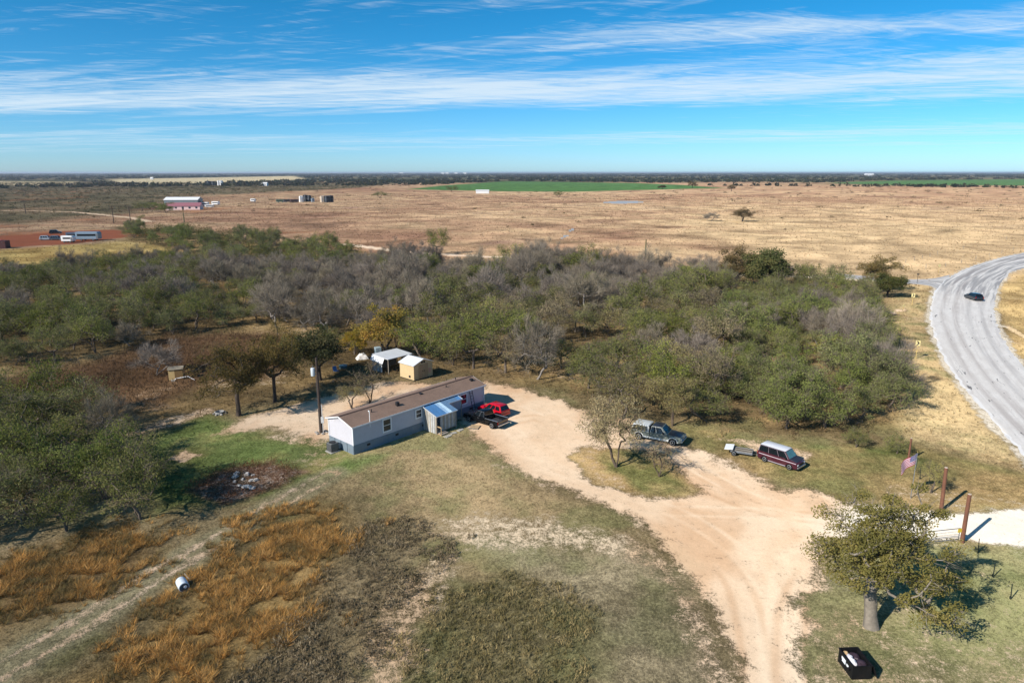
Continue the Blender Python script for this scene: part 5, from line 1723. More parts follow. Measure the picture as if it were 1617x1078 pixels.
def proto(kind, seed):
    """crown and trunk meshes of one tree of the given kind (about 5 m tall unless said)"""
    rg = np.random.default_rng(seed)
    if kind == 'olive':
        c = crown_points(rg, 34, 3.2, 3.2, 1.4, 5.3, 0.5)
        st = [(rg.normal(0, 0.7), rg.normal(0, 0.7)) for _ in range(int(rg.integers(1, 4)))]
        s, _ = tree_skeleton(rg, st, 1.6, c, 0.024)
        return tubes_mesh("trunk", s, 4, B_twig, 12), leaf_mesh("crown", rg, c, np.full(len(c), 0.95) * (0.7 + 0.6 * rg.random(len(c))), 115, 0.2, 0.072, F_olive)
    if kind == 'wispy':
        c = crown_points(rg, 38, 3.0, 3.0, 1.8, 5.4, 0.45)
        st = [(rg.normal(0, 0.8), rg.normal(0, 0.8)) for _ in range(int(rg.integers(2, 4)))]
        s, _ = tree_skeleton(rg, st, 1.5, c, 0.028)
        return tubes_mesh("trunk", s, 4, B_twig, 12), leaf_mesh("crown", rg, c, np.full(len(c), 0.9) * (0.7 + 0.6 * rg.random(len(c))), 80, 0.22, 0.065, F_wispy, droop=0.5)
    if kind == 'green':
        c = crown_points(rg, 40, 3.0, 3.0, 0.8, 5.0, 0.45)
        st = [(rg.normal(0, 0.7), rg.normal(0, 0.7)) for _ in range(3)]
        s, _ = tree_skeleton(rg, st, 1.1, c, 0.02)
        return tubes_mesh("trunk", s, 4, B_twig, 12), leaf_mesh("crown", rg, c, np.full(len(c), 0.9) * (0.7 + 0.6 * rg.random(len(c))), 128, 0.2, 0.076, F_green)
    if kind == 'grey':
        c = crown_points(rg, 64, 3.1, 3.1, 1.0, 5.6, 0.4)
        st = [(rg.normal(0, 0.6), rg.normal(0, 0.6)) for _ in range(int(rg.integers(2, 4)))]
        s, _ = tree_skeleton(rg, st, 1.1, c, 0.018)
        return tubes_mesh("trunk", s, 4, B_grey), twig_mesh("crown", rg, s, c, np.full(len(c), 0.75), 75, 0.75, 0.028, F_greyt)
    if kind == 'oak':
        c = crown_points(rg, 70, 4.0, 4.0, 1.9, 8.6, 0.45)
        s, _ = tree_skeleton(rg, [(rg.normal(0, 0.2), rg.normal(0, 0.2))], 2.9, c, 0.032)
        return tubes_mesh("trunk", s, 5, B_dark), leaf_mesh("crown", rg, c, np.full(len(c), 0.95) * (0.7 + 0.6 * rg.random(len(c))), 160, 0.19, 0.1, F_oakd)
    if kind == 'darkoak':
        c = crown_points(rg, 56, 3.6, 3.6, 1.6, 7.2, 0.4)
        s, _ = tree_skeleton(rg, [(rg.normal(0, 0.3), rg.normal(0, 0.3))], 1.8, c, 0.035)
        return tubes_mesh("trunk", s, 5, B_dark), leaf_mesh("crown", rg, c, np.full(len(c), 1.0) * (0.7 + 0.6 * rg.random(len(c))), 170, 0.25, 0.14, F_oakdk)
    if kind == 'yellow':
        c = crown_points(rg, 44, 3.3, 3.3, 1.3, 6.0, 0.4)
        s, _ = tree_skeleton(rg, [(0.2, 0.1), (-0.5, 0.3)], 1.4, c, 0.03)
        return tubes_mesh("trunk", s, 4, B_twig, 12), leaf_mesh("crown", rg, c, np.full(len(c), 0.95) * (0.7 + 0.6 * rg.random(len(c))), 140, 0.24, 0.12, F_yellow)
    if kind == 'rightoak':
        c = np.concatenate([crown_points(rg, 115, 3.5, 3.6, 1.6, 10.2, 0.35), np.array([[-2.9, 1.3, 5.4], [-3.2, 1.0, 4.9], [-2.7, 0.6, 4.6], [-1.2, 2.2, 7.6], [-0.4, 2.3, 8.1], [0.9, 1.9, 8.0],
                             [2.1, -1.3, 2.2], [2.6, -1.6, 1.8], [1.7, -1.8, 1.9], [3.0, -0.4, 3.0], [-2.4, 2.3, 6.9]])])
        s, _ = tree_skeleton(rg, [(-0.2, 0.35)], 2.4, c, 0.036, 0.47)
        return tubes_mesh("trunk", s, 6, B_pale, 5), leaf_mesh("crown", rg, c, np.full(len(c), 0.66) * (0.65 + 0.7 * rg.random(len(c))), 235, 0.15, 0.08, F_oakr)
    if kind == 'drivetree':
        c = crown_points(rg, 46, 3.1, 2.9, 1.7, 5.8, 0.4)
        c[:, 0] -= 0.75 * (c[:, 2] - 1.0) / 3.0
        s, _ = tree_skeleton(rg, [(-0.85, 0.1), (0.35, 0.15)], 2.1, c, 0.022)
        return tubes_mesh("trunk", s, 5, B_brown, 8), leaf_mesh("crown", rg, c, np.full(len(c), 0.85) * (0.6 + 0.7 * rg.random(len(c))), 150, 0.2, 0.055, F_wispy, droop=0.7)
    if kind == 'sparsetree':
        c = crown_points(rg, 26, 2.2, 2.0, 1.5, 4.8, 0.4)
        s, _ = tree_skeleton(rg, [(-0.6, 0.0), (0.35, 0.2), (0.9, 0.1)], 1.5, c, 0.022)
        return tubes_mesh("trunk", s, 5, B_brown, 8), leaf_mesh("crown", rg, c, np.full(len(c), 0.75), 26, 0.2, 0.055, F_wispy, droop=0.7)


PROTO = {}


def get_proto(kind, i):
    key = (kind, i)
    if key not in PROTO:
        PROTO[key] = proto(kind, abs(hash(kind)) % 1 + sum(map(ord, kind)) * 13 + i * 101)
    return PROTO[key]


def plant(name, kind, var_, x, y, sxy, sz, rz, label, group=None, cat="tree"):
    tr, cr = get_proto(kind, var_)
    e = empty(name, (x, y, -0.03), rz, label, cat, group)
    ax_ = 0.88 + 0.24 * ((x * 7.31 + y * 3.17) % 1.0)
    e.scale = (sxy * ax_, sxy / ax_, sz)
    for nm, me in (("trunk", tr), ("crown", cr)):
        o = bpy.data.objects.new(nm, me)
        COL.objects.link(o)
        o.parent = e
    return e


# single trees one can point at
NAMED = [
    ("oak_tree", 'rightoak', 2, (1376, 990), 1.0, 0.97, 0.0, "gnarled oak with pale thick trunk in the right foreground lawn"),
    ("oak_tree", 'oak', 0, (377, 656), 1.1, 1.06, 0.4, "brown-leaved oak with straight dark trunk left of the utility pole"),
    ("oak_tree", 'oak', 1, (434, 634), 1.0, 1.1, 2.0, "dark oak standing just behind the brown-leaved oak"),
    ("oak_tree", 'darkoak', 0, (505, 600), 1.1, 1.05, 1.0, "dark green oak with leaning trunk behind the utility pole"),
    ("yellow_tree", 'yellow', 0, (612, 562), 1.3, 1.35, 0.7, "golden yellow leaved tree behind the sheds"),
    ("yellow_tree", 'yellow', 1, (560, 560), 0.7, 0.72, 2.7, "smaller yellow-tinged tree beside the dark oak behind the sheds"),
    ("mesquite_tree", 'drivetree', 0, (973, 737), 1.12, 1.2, 0.0, "wispy forked tree on the left of the driveway island"),
    ("mesquite_tree", 'sparsetree', 0, (1041, 752), 0.9, 0.72, 0.3, "sparse thin tree with spreading stems on the right of the driveway island"),
    ("mesquite_tree", 'drivetree', 1, (1062, 672), 0.95, 1.05, 1.3, "wispy tree standing behind the grey-green pickup"),
    ("mesquite_tree", 'wispy', 2, (985, 660), 1.0, 1.0, 1.0, "wispy tree behind the driveway island left of the pickup"),
    ("mesquite_tree", 'sparsetree', 1, (584, 636), 1.05, 1.0, 2.3, "small thin tree close behind the mobile home roof"),
    ("mesquite_tree", 'wispy', 1, (556, 645), 0.7, 0.6, 1.3, "small leafy shrub tree at the back of the mobile home near the pole"),
    ("bare_tree", 'grey', 0, (247, 592), 1.05, 0.85, 0.2, "bare grey tree with two dark stems above the tan pump box"),
    ("oak_tree", 'darkoak', 1, (1206, 466), 1.75, 1.55, 0.5, "big dark evergreen oak rising over the back of the thicket"),
    ("oak_tree", 'oak', 2, (1160, 458), 1.45, 1.25, 1.5, "brown-tinged oak left of the big dark evergreen oak"),
    ("oak_tree", 'oak', 0, (1385, 462), 1.35, 1.05, 2.2, "round brown-green oak beside the side road junction"),
    ("oak_tree", 'darkoak', 0, (1400, 470), 0.95, 0.8, 2.9, "lower dark oak joined to the round oak by the junction"),
    ("yellow_tree", 'yellow', 0, (868, 452), 0.72, 0.62, 1.2, "small orange-yellow tree among the grey trees in the thicket"),
    ("field_tree", 'oak', 1, (1172, 350), 1.6, 0.9, 0.3, "lone spreading tree casting shade in the dry field"),
    ("field_tree", 'grey', 1, (1123, 349), 1.6, 0.9, 0.9, "lone brown bush left of the spreading tree in the dry field"),
    ("field_tree", 'oak', 2, (1093, 297), 2.3, 1.4, 0.3, "dark tree at the edge of the far green field"),
    ("field_tree", 'oak', 0, (1155, 302), 2.0, 1.2, 1.3, "dark tree right of the far green field corner"),
    ("field_tree", 'darkoak', 1, (1046, 299), 2.2, 1.0, 1.3, "low dark tree in front of the far green field"),
    ("field_tree", 'olive', 1, (882, 312), 2.2, 1.4, 0.3, "small dark bush left of the pale pond"),
    ("field_tree", 'olive', 2, (713, 303), 3.4, 1.6, 0.3, "dark bush beside the far white shed"),
    ("field_tree", 'olive', 0, (600, 313), 3.4, 1.4, 0.3, "dark bush in the field right of the tank battery"),
    ("roadside_shrub", 'wispy', 0, (1470, 778), 0.42, 0.5, 0.3, "thin wispy shrub between the flagpole and the far gate post"),
    ("roadside_shrub", 'olive', 1, (1416, 716), 0.45, 0.35, 1.3, "low olive shrub at the thicket corner left of the short post"),
    ("roadside_shrub", 'olive', 3, (1352, 706), 0.5, 0.35, 2.3, "low olive shrub at the thicket edge behind the van"),
    ("field_tree", 'green', 1, (262, 336), 2.2, 1.3, 0.3, "dark green bush left of the far red-roofed house"),
    ("field_tree", 'green', 2, (238, 331), 2.4, 1.3, 1.3, "broad green tree left of the far farmyard"),
    ("field_tree", 'olive', 3, (224, 334), 2.0, 1.3, 2.3, "olive tree at the left end of the far farmyard trees"),
    ("field_tree", 'darkoak', 0, (311, 326), 1.3, 0.8, 2.3, "dark tree between the far barn and the campers"),
    ("mesquite_tree", 'olive', 2, (690, 402), 1.3, 1.7, 0.3, "tall thin green tree at the back of the grey thicket by the field road"),
]
for (nm, kind, v_, px, sx, sz, rz, lab) in NAMED:
    g = G(*px)
    plant(nm, kind, v_, g[0], g[1], sx, sz, rz, lab)

named_xy = np.array([G(*t_[3]) for t_ in NAMED])
KEEPOUT = ['drive', 'caliche', 'backyard', 'island', 'redyard']


def scatter(poly, spacing, seed, jitter_drop=0.0, density_noise=None, maxn=4000):
    """loosely packed points inside a world polygon"""
    rg = np.random.default_rng(seed)
    P = np.array(poly)
    x0, y0 = P.min(0)
    x1, y1 = P.max(0)
    n = int((x1 - x0) * (y1 - y0) / (spacing ** 2) * 5)
    q = np.stack([rg.uniform(x0, x1, n), rg.uniform(y0, y1, n)], 1)
    q = q[sdist(q[:, 0], q[:, 1], poly) > 0]
    cell, out = {}, []
    for p in q:
        k = (int(p[0] // spacing), int(p[1] // spacing))
        ok = True
        for a in (-1, 0, 1):
            for b in (-1, 0, 1):
                for o in cell.get((k[0] + a, k[1] + b), ()):
                    if (o[0] - p[0]) ** 2 + (o[1] - p[1]) ** 2 < spacing ** 2:
                        ok = False
        if ok:
            cell.setdefault(k, []).append(p)
            out.append(p)
            if len(out) >= maxn:
                break
    out = np.array(out).reshape(-1, 2)
    if jitter_drop > 0:
        dn = fbm(out[:, 0] / 14.0, out[:, 1] / 14.0, 3, seed)
        out = out[dn > np.quantile(dn, jitter_drop)] if len(out) else out
    return out


ZONES = [
    # polygon, spacing, gaps, kinds, size range, group words
    (pg((40, 655), (120, 665), (190, 700), (235, 740), (262, 800), (225, 838), (120, 850), (60, 862), (-80, 900), (-260, 930), (-260, 640), (-60, 640), (20, 650)), 3.2, 0.03,
     [('olive', 0.72), ('green', 0.16), ('grey', 0.12)], (0.85, 1.1), "of the left edge clump above orange weeds", "trees in the left foreground clump"),
    (pg((-220, 432), (0, 432), (150, 424), (290, 410), (330, 440), (300, 470), (180, 480), (0, 490), (-220, 500)), 4.7, 0.03,
     [('olive', 0.60), ('grey', 0.28), ('green', 0.12)], (0.8, 1.1), "of the far half of the left thicket", "trees in the far left thicket"),
    (pg((-220, 500), (0, 490), (180, 482), (320, 470), (430, 490), (420, 515), (300, 522), (230, 540), (150, 560), (60, 580), (-220, 590)), 4.2, 0.02,
     [('olive', 0.62), ('green', 0.24), ('grey', 0.14)], (0.85, 1.15), "of the left thicket above the brown grass", "trees in the near left thicket"),
    (pg((185, 362), (300, 366), (400, 380), (480, 388), (560, 400), (620, 420), (520, 430), (400, 425), (310, 405), (225, 382)), 6.6, 0.1,
     [('green', 0.5), ('olive', 0.5)], (0.85, 1.2), "of the green belt behind the grey thicket", "trees in the far green belt"),
    (pg((300, 432), (400, 430), (540, 432), (640, 418), (720, 428), (760, 448), (730, 480), (690, 510), (600, 530), (500, 540), (420, 520), (430, 480), (340, 465)), 4.2, 0.02,
     [('grey', 0.80), ('olive', 0.14), ('green', 0.06)], (0.85, 1.2), "of the grey belt above the yellow tree", "trees in the grey leafless belt"),
    (pg((760, 440), (830, 425), (900, 424), (1000, 432), (1120, 442), (1150, 470), (1080, 490), (960, 500), (880, 510), (780, 500), (740, 470)), 4.6, 0.05,
     [('grey', 0.72), ('olive', 0.28)], (0.95, 1.4), "of the grey belt behind the middle thicket", "trees in the middle grey belt"),
    (pg((690, 512), (780, 502), (880, 512), (960, 504), (1080, 495), (1140, 505), (1150, 600), (1110, 640), (1000, 645), (900, 618), (800, 600), (720, 592), (640, 566), (600, 545), (640, 530)), 4.3, 0.13,
     [('olive', 0.66), ('wispy', 0.26), ('grey', 0.08)], (0.9, 1.25), "of the open thicket beyond the dirt yard", "trees in the open middle thicket"),
    (pg((1100, 620), (1150, 600), (1160, 660), (1110, 668), (1060, 655)), 4.6, 0.0, [('olive', 0.6), ('wispy', 0.4)], (0.85, 1.1), "of the trees behind the grey-green pickup", "trees behind the parked pickup"),
    (pg((1150, 480), (1260, 470), (1370, 472), (1385, 520), (1392, 580), (1420, 650), (1430, 676), (1330, 684), (1220, 676), (1165, 650), (1155, 560)), 3.6, 0.02,
     [('green', 0.48), ('olive', 0.36), ('grey', 0.16)], (0.85, 1.15), "of the bright green thicket by the road", "trees in the bright green thicket"),
    (pg((1120, 446), (1250, 452), (1340, 450), (1380, 462), (1260, 470), (1140, 480)), 5.0, 0.1, [('olive', 0.4), ('green', 0.3), ('grey', 0.3)], (0.8, 1.1), "of the strip behind the bright green thicket", "trees behind the bright green thicket"),
    (pg((440, 560), (520, 545), (570, 545), (660, 555), (720, 575), (700, 585), (600, 552), (500, 570)), 4.2, 0.1, [('olive', 0.8), ('grey', 0.2)], (0.8, 1.0), "of the trees behind the sheds", "trees behind the sheds"),
]
WORDS = {'olive': ("mesquite_tree", "olive-green mesquite tree"), 'green': ("thicket_tree", "bright green leafy tree"), 'grey': ("bare_tree", "bare grey leafless tree"), 'wispy': ("wispy_tree", "thin wispy pale-leaved tree")}
cands = []
for zi, (poly, spc, drop, kinds, (s0_, s1_), where, grp) in enumerate(ZONES):
    rg = np.random.default_rng(500 + zi)
    pts = scatter(poly, spc, 40 + zi, drop)
    if not len(pts):
        continue
    keep = np.ones(len(pts), bool)
    for nm in KEEPOUT:
        keep &= sdist(pts[:, 0], pts[:, 1], POLY[nm]) < -1.5
    for q, ent in zip(named_xy, NAMED):
        keep &= np.hypot(pts[:, 0] - q[0], pts[:, 1] - q[1]) > (2.6 * ent[4] if ent[1] != 'rightoak' else 6)
    pts = pts[keep]
    kk = [k for k, _ in kinds]
    pr_ = np.array([p for _, p in kinds])
    # kinds come in patches
    pn = fbm(pts[:, 0] / 12.0 + zi * 7, pts[:, 1] / 12.0, 3, 90 + zi)
    rk = np.argsort(np.argsort(pn + rg.normal(0, 0.11, len(pts)))) / max(1, len(pts))
    cum = np.cumsum(pr_ / pr_.sum())
    azs = np.arctan2(pts[:, 0], pts[:, 1])
    q1, q2 = np.quantile(azs, [1 / 3, 2 / 3])
    ds_ = np.hypot(pts[:, 0], pts[:, 1])
    col3 = np.where(azs < q1, 0, np.where(azs < q2, 1, 2))
    med = [np.median(ds_[col3 == c]) if (col3 == c).any() else 0 for c in range(3)]
    for j, (p, r_) in enumerate(zip(pts, rk)):
        spot = ("front " if ds_[j] < med[col3[j]] else "back ") + ("left", "middle", "right")[col3[j]]
        k = kk[min(int(np.searchsorted(cum, r_)), len(kk) - 1)]
        s = rg.uniform(s0_ - 0.12, s1_ + 0.1)
        cands.append((math.hypot(*p), k, p[0], p[1], s, s * rg.uniform(0.78, 1.25), rg.uniform(0, 6.28), int(rg.integers(0, 5 if k in ('olive', 'green', 'grey') else 3)),
                      "%s, %s, %s" % (WORDS[k][1], spot, where), "%s %s, %s" % (WORDS[k][1], grp.replace("trees ", ""), spot)))
cands.sort(key=lambda c: c[0])
count = {}
REST = []
for c in cands:
    k = c[1]
    if count.get(k, 0) < 290:
        count[k] = count.get(k, 0) + 1
        plant(WORDS[k][0], k, c[7], c[2], c[3], c[4], c[5], c[6], c[8], c[9])
    else:
        REST.append(c)
print("thicket trees", count, "rest", len(REST))


# ------------------------------------------------------------------ brush, weeds and grass that nobody could count
def palette(names, cols):
    return np.array([C(*c) for c in cols])


def clumps(name, pos, rad, hgt, per, ln, wd, cols, rg, label, cat, up=0.0, mat=None):
    """leafy low brush: diamonds through a squashed dome at every position"""
    n = len(pos)
    if n == 0:
        return
    idx = np.repeat(np.arange(n), per)
    m = len(idx)
    d = rand_dirs(rg, m)
    d[:, 2] = np.abs(d[:, 2])
    off = d * (rg.random(m) ** 0.4)[:, None] * np.stack([rad[idx], rad[idx], hgt[idx]], 1)
    c = np.concatenate([pos[idx], np.zeros((m, 1))], 1) + off
    a = rand_dirs(rg, m)
    a[:, 2] = np.abs(a[:, 2]) + up
    a /= np.linalg.norm(a, axis=1)[:, None]
    b = np.cross(a, rand_dirs(rg, m))
    b /= np.maximum(np.linalg.norm(b, axis=1), 1e-6)[:, None]
    s = ((0.6 + 0.8 * rg.random(m)) * (rad[idx] / rad.mean()) ** 0.5)[:, None]
    V = np.stack([c - a * ln * s / 2, c + b * wd * s / 2, c + a * ln * s / 2, c - b * wd * s / 2], 1).reshape(-1, 3)
    V[:, 2] = np.maximum(V[:, 2], -0.05)
    base = cols[idx] if len(cols) == n else cols[rg.integers(0, len(cols), n)][idx]
    cc = base * (0.7 + 0.6 * rg.random(m))[:, None]
    me = mesh_np(name, V, np.arange(4 * m).reshape(m, 4), face_attr={'col': cc})
    o = link_mesh(name, me, mat or M_stuff)
    return tag(o, label, cat, None, 'stuff')


def tufts(name, pos, hgt, per, wd, spread, cols, rg, label, cat, alt=None, alt_share=0.0):
    """grass and weeds: slim blades leaning out of every root"""
    n = len(pos)
    idx = np.repeat(np.arange(n), per)
    m = len(idx)
    ang = rg.random(m) * 2 * math.pi
    h = hgt[idx] * (0.55 + 0.7 * rg.random(m))
    sp_ = spread * h * (0.3 + rg.random(m))
    r0 = hgt[idx] * 0.35 * rg.random(m)
    ca, sa = np.cos(ang), np.sin(ang)
    p0 = np.stack([pos[idx, 0] + ca * r0, pos[idx, 1] + sa * r0, np.full(m, -0.02)], 1)
    tip = p0 + np.stack([ca * sp_, sa * sp_, h], 1)
    ww = wd * (hgt[idx] ** 0.5) * (0.6 + 0.8 * rg.random(m))
    a2 = ang + 1.57 + rg.normal(0, 0.5, m)
    sx = np.stack([np.cos(a2) * ww, np.sin(a2) * ww, np.zeros(m)], 1)
    V = np.stack([p0 - sx, p0 + sx, tip], 1).reshape(-1, 3)
    cc = cols[idx]
    if alt is not None:
        cc = np.where((rg.random(m) < alt_share)[:, None], alt[rg.integers(0, len(alt), m)], cc)
    cc = cc * (0.65 + 0.7 * rg.random(m))[:, None]
    me = mesh_np(name, V, np.arange(3 * m).reshape(m, 3), face_attr={'col': cc})
    return tag(link_mesh(name, me, M_stuff), label, cat, None, 'stuff')


M_stuff = colour_attr_mat("grass_and_weeds", 0.2)
rg = np.random.default_rng(77)
house_poly = [HP2W(-0.2, -0.2), HP2W(HL + 0.2, -0.2), HP2W(HL + 0.2, HW + 0.2), HP2W(-0.2, HW + 0.2)]
porch_poly = [HP2W(8.9, -2.2), HP2W(14, -2.2), HP2W(14, 0), HP2W(8.9, 0)]
road_poly = [tuple(p) for p in RL[::8]] + [tuple(p) for p in RR[::-8]]


def sector(n, r0, r1, half=44):
    r = np.sqrt(rg.uniform(r0 * r0, r1 * r1, n))
    a = np.radians(rg.uniform(-half, half, n))
    return np.stack([r * np.sin(a), r * np.cos(a)], 1)


def blocked(p):
    b = (sdist(p[:, 0], p[:, 1], house_poly) > 0) | (sdist(p[:, 0], p[:, 1], porch_poly) > 0) | (sdist(p[:, 0], p[:, 1], road_poly) > -0.5)
    return b


def inside(p, *names):
    b = np.zeros(len(p), bool)
    for n_ in names:
        b |= (sdist(p[:, 0], p[:, 1], POLY[n_]) + (fbm(p[:, 0] / 2.6, p[:, 1] / 2.6, 3, 11) - 0.5) * 4) > 0
    return b


# 1 short grass over the near ground
p = sector(64000, 29, 78)
L_ = paint_ground(p[:, 0], p[:, 1])
nzz = fbm(p[:, 0] / 1.3, p[:, 1] / 1.3, 3, 5)
keep = (rg.random(len(p)) > L_.dirt * 1.5 + (nzz - 0.5) * 0.8) & ~blocked(p) & (L_.dirt < 0.7)
p, nzz = p[keep], nzz[keep]
cl = L_.col[keep] * 1.12
tall = inside(p, 'darkgrass', 'darkweed')
h = np.where(tall, 0.30, 0.12) * (0.5 + 1.0 * nzz)
tufts("short_grass", p, h, 5, 0.035, 0.9, cl, rg, "short dry and green grass over the near ground", "grass")

# 2 tall weeds: orange, brown and dark patches
p = sector(100000, 29, 70)
ow = inside(p, 'orangeR', 'orangeL')
dw_ = inside(p, 'darkweed')
dn = fbm(p[:, 0] / 1.6, p[:, 1] / 1.6, 3, 15)
osd = np.maximum(sdist(p[:, 0], p[:, 1], POLY['orangeR']), sdist(p[:, 0], p[:, 1], POLY['orangeL'])) + (fbm(p[:, 0] / 4.5, p[:, 1] / 4.5, 3, 17) - 0.5) * 9
sel = (rg.random(len(p)) < sstep(osd, -2.0, 2.5)) & (dn > 0.39)
q = p[sel]
qn = fbm(q[:, 0] / 1.1, q[:, 1] / 1.1, 3, 25)
pal = np.array([C(126, 112, 74), C(172, 132, 76), C(208, 156, 84), C(224, 180, 112)])
left_side = sstep(q[:, 0], -22, -30) * 0.9
ci = np.clip((qn - 0.27 - 0.10 * left_side) * 6.0 + rg.normal(0, 0.8, len(q)), 0, 2.999)
i_ = ci.astype(int)
f_ = (ci - i_)[:, None]
cl = pal[i_] * (1 - f_) + pal[i_ + 1] * f_
tufts("orange_weeds", q, (0.15 + 0.36 * qn) * (0.5 + 0.8 * rg.random(len(q))), 24, 0.024, 1.25, cl, rg, "rust orange waist-high weeds beside the two-track lane", "weeds", np.array([C(150, 128, 92), C(120, 102, 72), C(176, 150, 104), C(108, 104, 66)]), 0.30)
sel = dw_ & (dn > 0.39) & (rg.random(len(p)) < 0.45)
q = p[sel]
qn = fbm(q[:, 0] / 1.1, q[:, 1] / 1.1, 3, 35)
pal = np.array([C(116, 104, 80), C(140, 124, 98), C(156, 140, 112)])
clumps("brown_weeds", q, 0.2 + 0.15 * qn, 0.15 + 0.4 * qn, 10, 0.2, 0.05, pal[np.clip((qn * 3).astype(int), 0, 2)], rg, "dark grey-brown dead weeds in the middle foreground", "weeds", 0.5)
q = sector(30000, 29, 60)
sel = (inside(q, 'darkgrass') & (rg.random(len(q)) < 0.9))
q = q[sel]
qn = fbm(q[:, 0] / 0.9, q[:, 1] / 0.9, 3, 45)
pal = np.array([C(114, 106, 68), C(140, 126, 84), C(172, 152, 106)])
clumps("rough_grass", q, 0.15 + 0.15 * qn, 0.1 + 0.36 * qn, 10, 0.22, 0.035, pal[np.clip(((qn - 0.2) * 5).astype(int), 0, 2)], rg, "rough dark green uncut grass at the bottom middle", "grass", 0.8)
# brush round the rubble heap
q = scatter(POLY['debris'], 0.8, 61)
qn = rg.random(len(q))
pal = np.array([C(98, 66, 50), C(116, 78, 56), C(92, 78, 54)])
sel = qn > 0.35
clumps("heap_brush", q[sel], 0.5 + 0.6 * qn[sel], 0.4 + 0.8 * qn[sel], 110, 0.22, 0.04, pal[rg.integers(0, 3, sel.sum())], rg, "reddish brown brush on the pale rubble patch left of the house", "brush", 0.4)
# 3 brown standing grass below the left thicket
q = scatter(POLY['brown'], 0.85, 62, 0.0, None, 9000)
q = q[(np.abs(np.arctan2(q[:, 0], q[:, 1])) < 0.8)]
qn = fbm(q[:, 0] / 6, q[:, 1] / 6, 3, 55)
pal = np.array([C(86, 70, 54), C(112, 88, 66), C(132, 104, 78), C(120, 106, 76)])
clumps("brown_tall_grass", q, np.full(len(q), 0.55), 0.5 + 0.9 * qn, 16, 0.5, 0.05, pal[np.clip(((qn - 0.25) * 7).astype(int), 0, 3)], rg, "dark reddish brown standing grass below the left thicket", "grass", 1.0)
# 4 thicket floor brush
q = scatter(POLY['thicket'], 2.3, 63, 0.0, None, 9000)
q = q[(np.abs(np.arctan2(q[:, 0], q[:, 1])) < 0.8)]
keep = np.ones(len(q), bool)
for nm in KEEPOUT + ['brown', 'yard']:
    keep &= sdist(q[:, 0], q[:, 1], POLY[nm]) < -0.8
q = q[keep]
qn = fbm(q[:, 0] / 8, q[:, 1] / 8, 3, 65)
pal = np.array([C(84, 86, 54), C(112, 102, 66), C(128, 106, 78), C(156, 132, 92), C(122, 114, 104)])
clumps("thicket_undergrowth", q, 0.6 + 0.9 * rg.random(len(q)), 0.35 + 0.8 * rg.random(len(q)), 26, 0.36, 0.08, pal[np.clip(((qn - 0.2) * 8 + rg.normal(0, 0.9, len(q))).astype(int), 0, 4)], rg, "brown and olive undergrowth between the thicket trees", "undergrowth", 0.3)
# 5 verge and left margin tufts, farther ground
q = sector(42000, 76, 190, 46)
L2 = paint_ground(q[:, 0], q[:, 1])
keep = (rg.random(len(q)) > L2.dirt * 1.6) & ~blocked(q)
q = q[keep]
tufts("verge_grass", q, 0.15 + 0.28 * rg.random(len(q)), 5, 0.05, 0.8, L2.col[keep] * 1.1, rg, "dry tan grass on the road verge and among the trees", "grass")
# 6 dry field clumps
q = sector(90000, 185, 900, 46)
r_ = np.hypot(q[:, 0], q[:, 1])
q = q[rg.random(len(q)) < np.clip(260 / r_, 0, 1)]
L3 = paint_ground(q[:, 0], q[:, 1])
keep = (rg.random(len(q)) > L3.dirt * 1.5) & ~blocked(q) & (sdist(q[:, 0], q[:, 1], POLY['pond']) < -2)
q = q[keep]
r_ = np.hypot(q[:, 0], q[:, 1])
dk_ = np.where(rg.random(len(q)) < 0.3, 0.85, 1.15)[:, None]
tufts("field_grass", q, (0.25 + 0.4 * rg.random(len(q))) * (r_ / 300) ** 0.5, 4, 0.13, 0.8, L3.col[keep] * dk_, rg, "dry bunch grass over the wide field", "grass")
# 7 scattered shrubs over the far ranges, left scrubland
q = np.concatenate([scatter(POLY['farscrub'], 8.5, 64, 0.2, None, 7000), sector(500, 330, 1600, 44)])
r_ = np.hypot(q[:, 0], q[:, 1])
q = q[(np.abs(np.arctan2(q[:, 0], q[:, 1])) < 0.78) & (r_ < 2600)]
q = q[(sdist(q[:, 0], q[:, 1], POLY['green1']) < -20) & (sdist(q[:, 0], q[:, 1], POLY['redyard']) < -6) & ~blocked(q)]
pal = np.array([C(66, 70, 42), C(84, 82, 54), C(98, 84, 60), C(108, 92, 72)])
r_ = np.hypot(q[:, 0], q[:, 1])
clumps("far_scrub", q, (1.2 + 2.8 * rg.random(len(q)) ** 2) * np.clip(r_ / 700, 0.55, 1.9), (0.8 + 1.5 * rg.random(len(q))) * np.clip(r_ / 700, 0.6, 1.3), 34, 0.95, 0.5, pal, rg, "scattered dark shrubs over the far scrubland and fields", "shrubs", 0.1)
# 8 woods along the skyline
a = np.radians(rg.uniform(-45, 45, 9000))
r_ = np.exp(rg.uniform(math.log(1500), math.log(15000), 9000))
q = np.stack([r_ * np.sin(a), r_ * np.cos(a)], 1)
wn_ = fbm(q[:, 0] / 700, q[:, 1] / 300, 3, 81)
ok = (wn_ > 0.43) & (sdist(q[:, 0], q[:, 1], POLY['green1']) < -25) & (sdist(q[:, 0], q[:, 1], POLY['green2']) < -25) & (sdist(q[:, 0], q[:, 1], POLY['pale1']) < -25) & (sdist(q[:, 0], q[:, 1], POLY['pale2']) < -25)
q, r_ = q[ok], r_[ok]
pal = np.array([C(48, 56, 36), C(60, 66, 44), C(76, 74, 54), C(64, 60, 48)])
clumps("skyline_woods", q, np.clip(r_ / 260, 6, 42) * (0.6 + 0.8 * rg.random(len(q))), (3.0 + 4.5 * rg.random(len(q)) + r_ / 3500), 26, 9.0, 4.5, pal, rg, "dark line of woods along the horizon", "woods", 0.0)
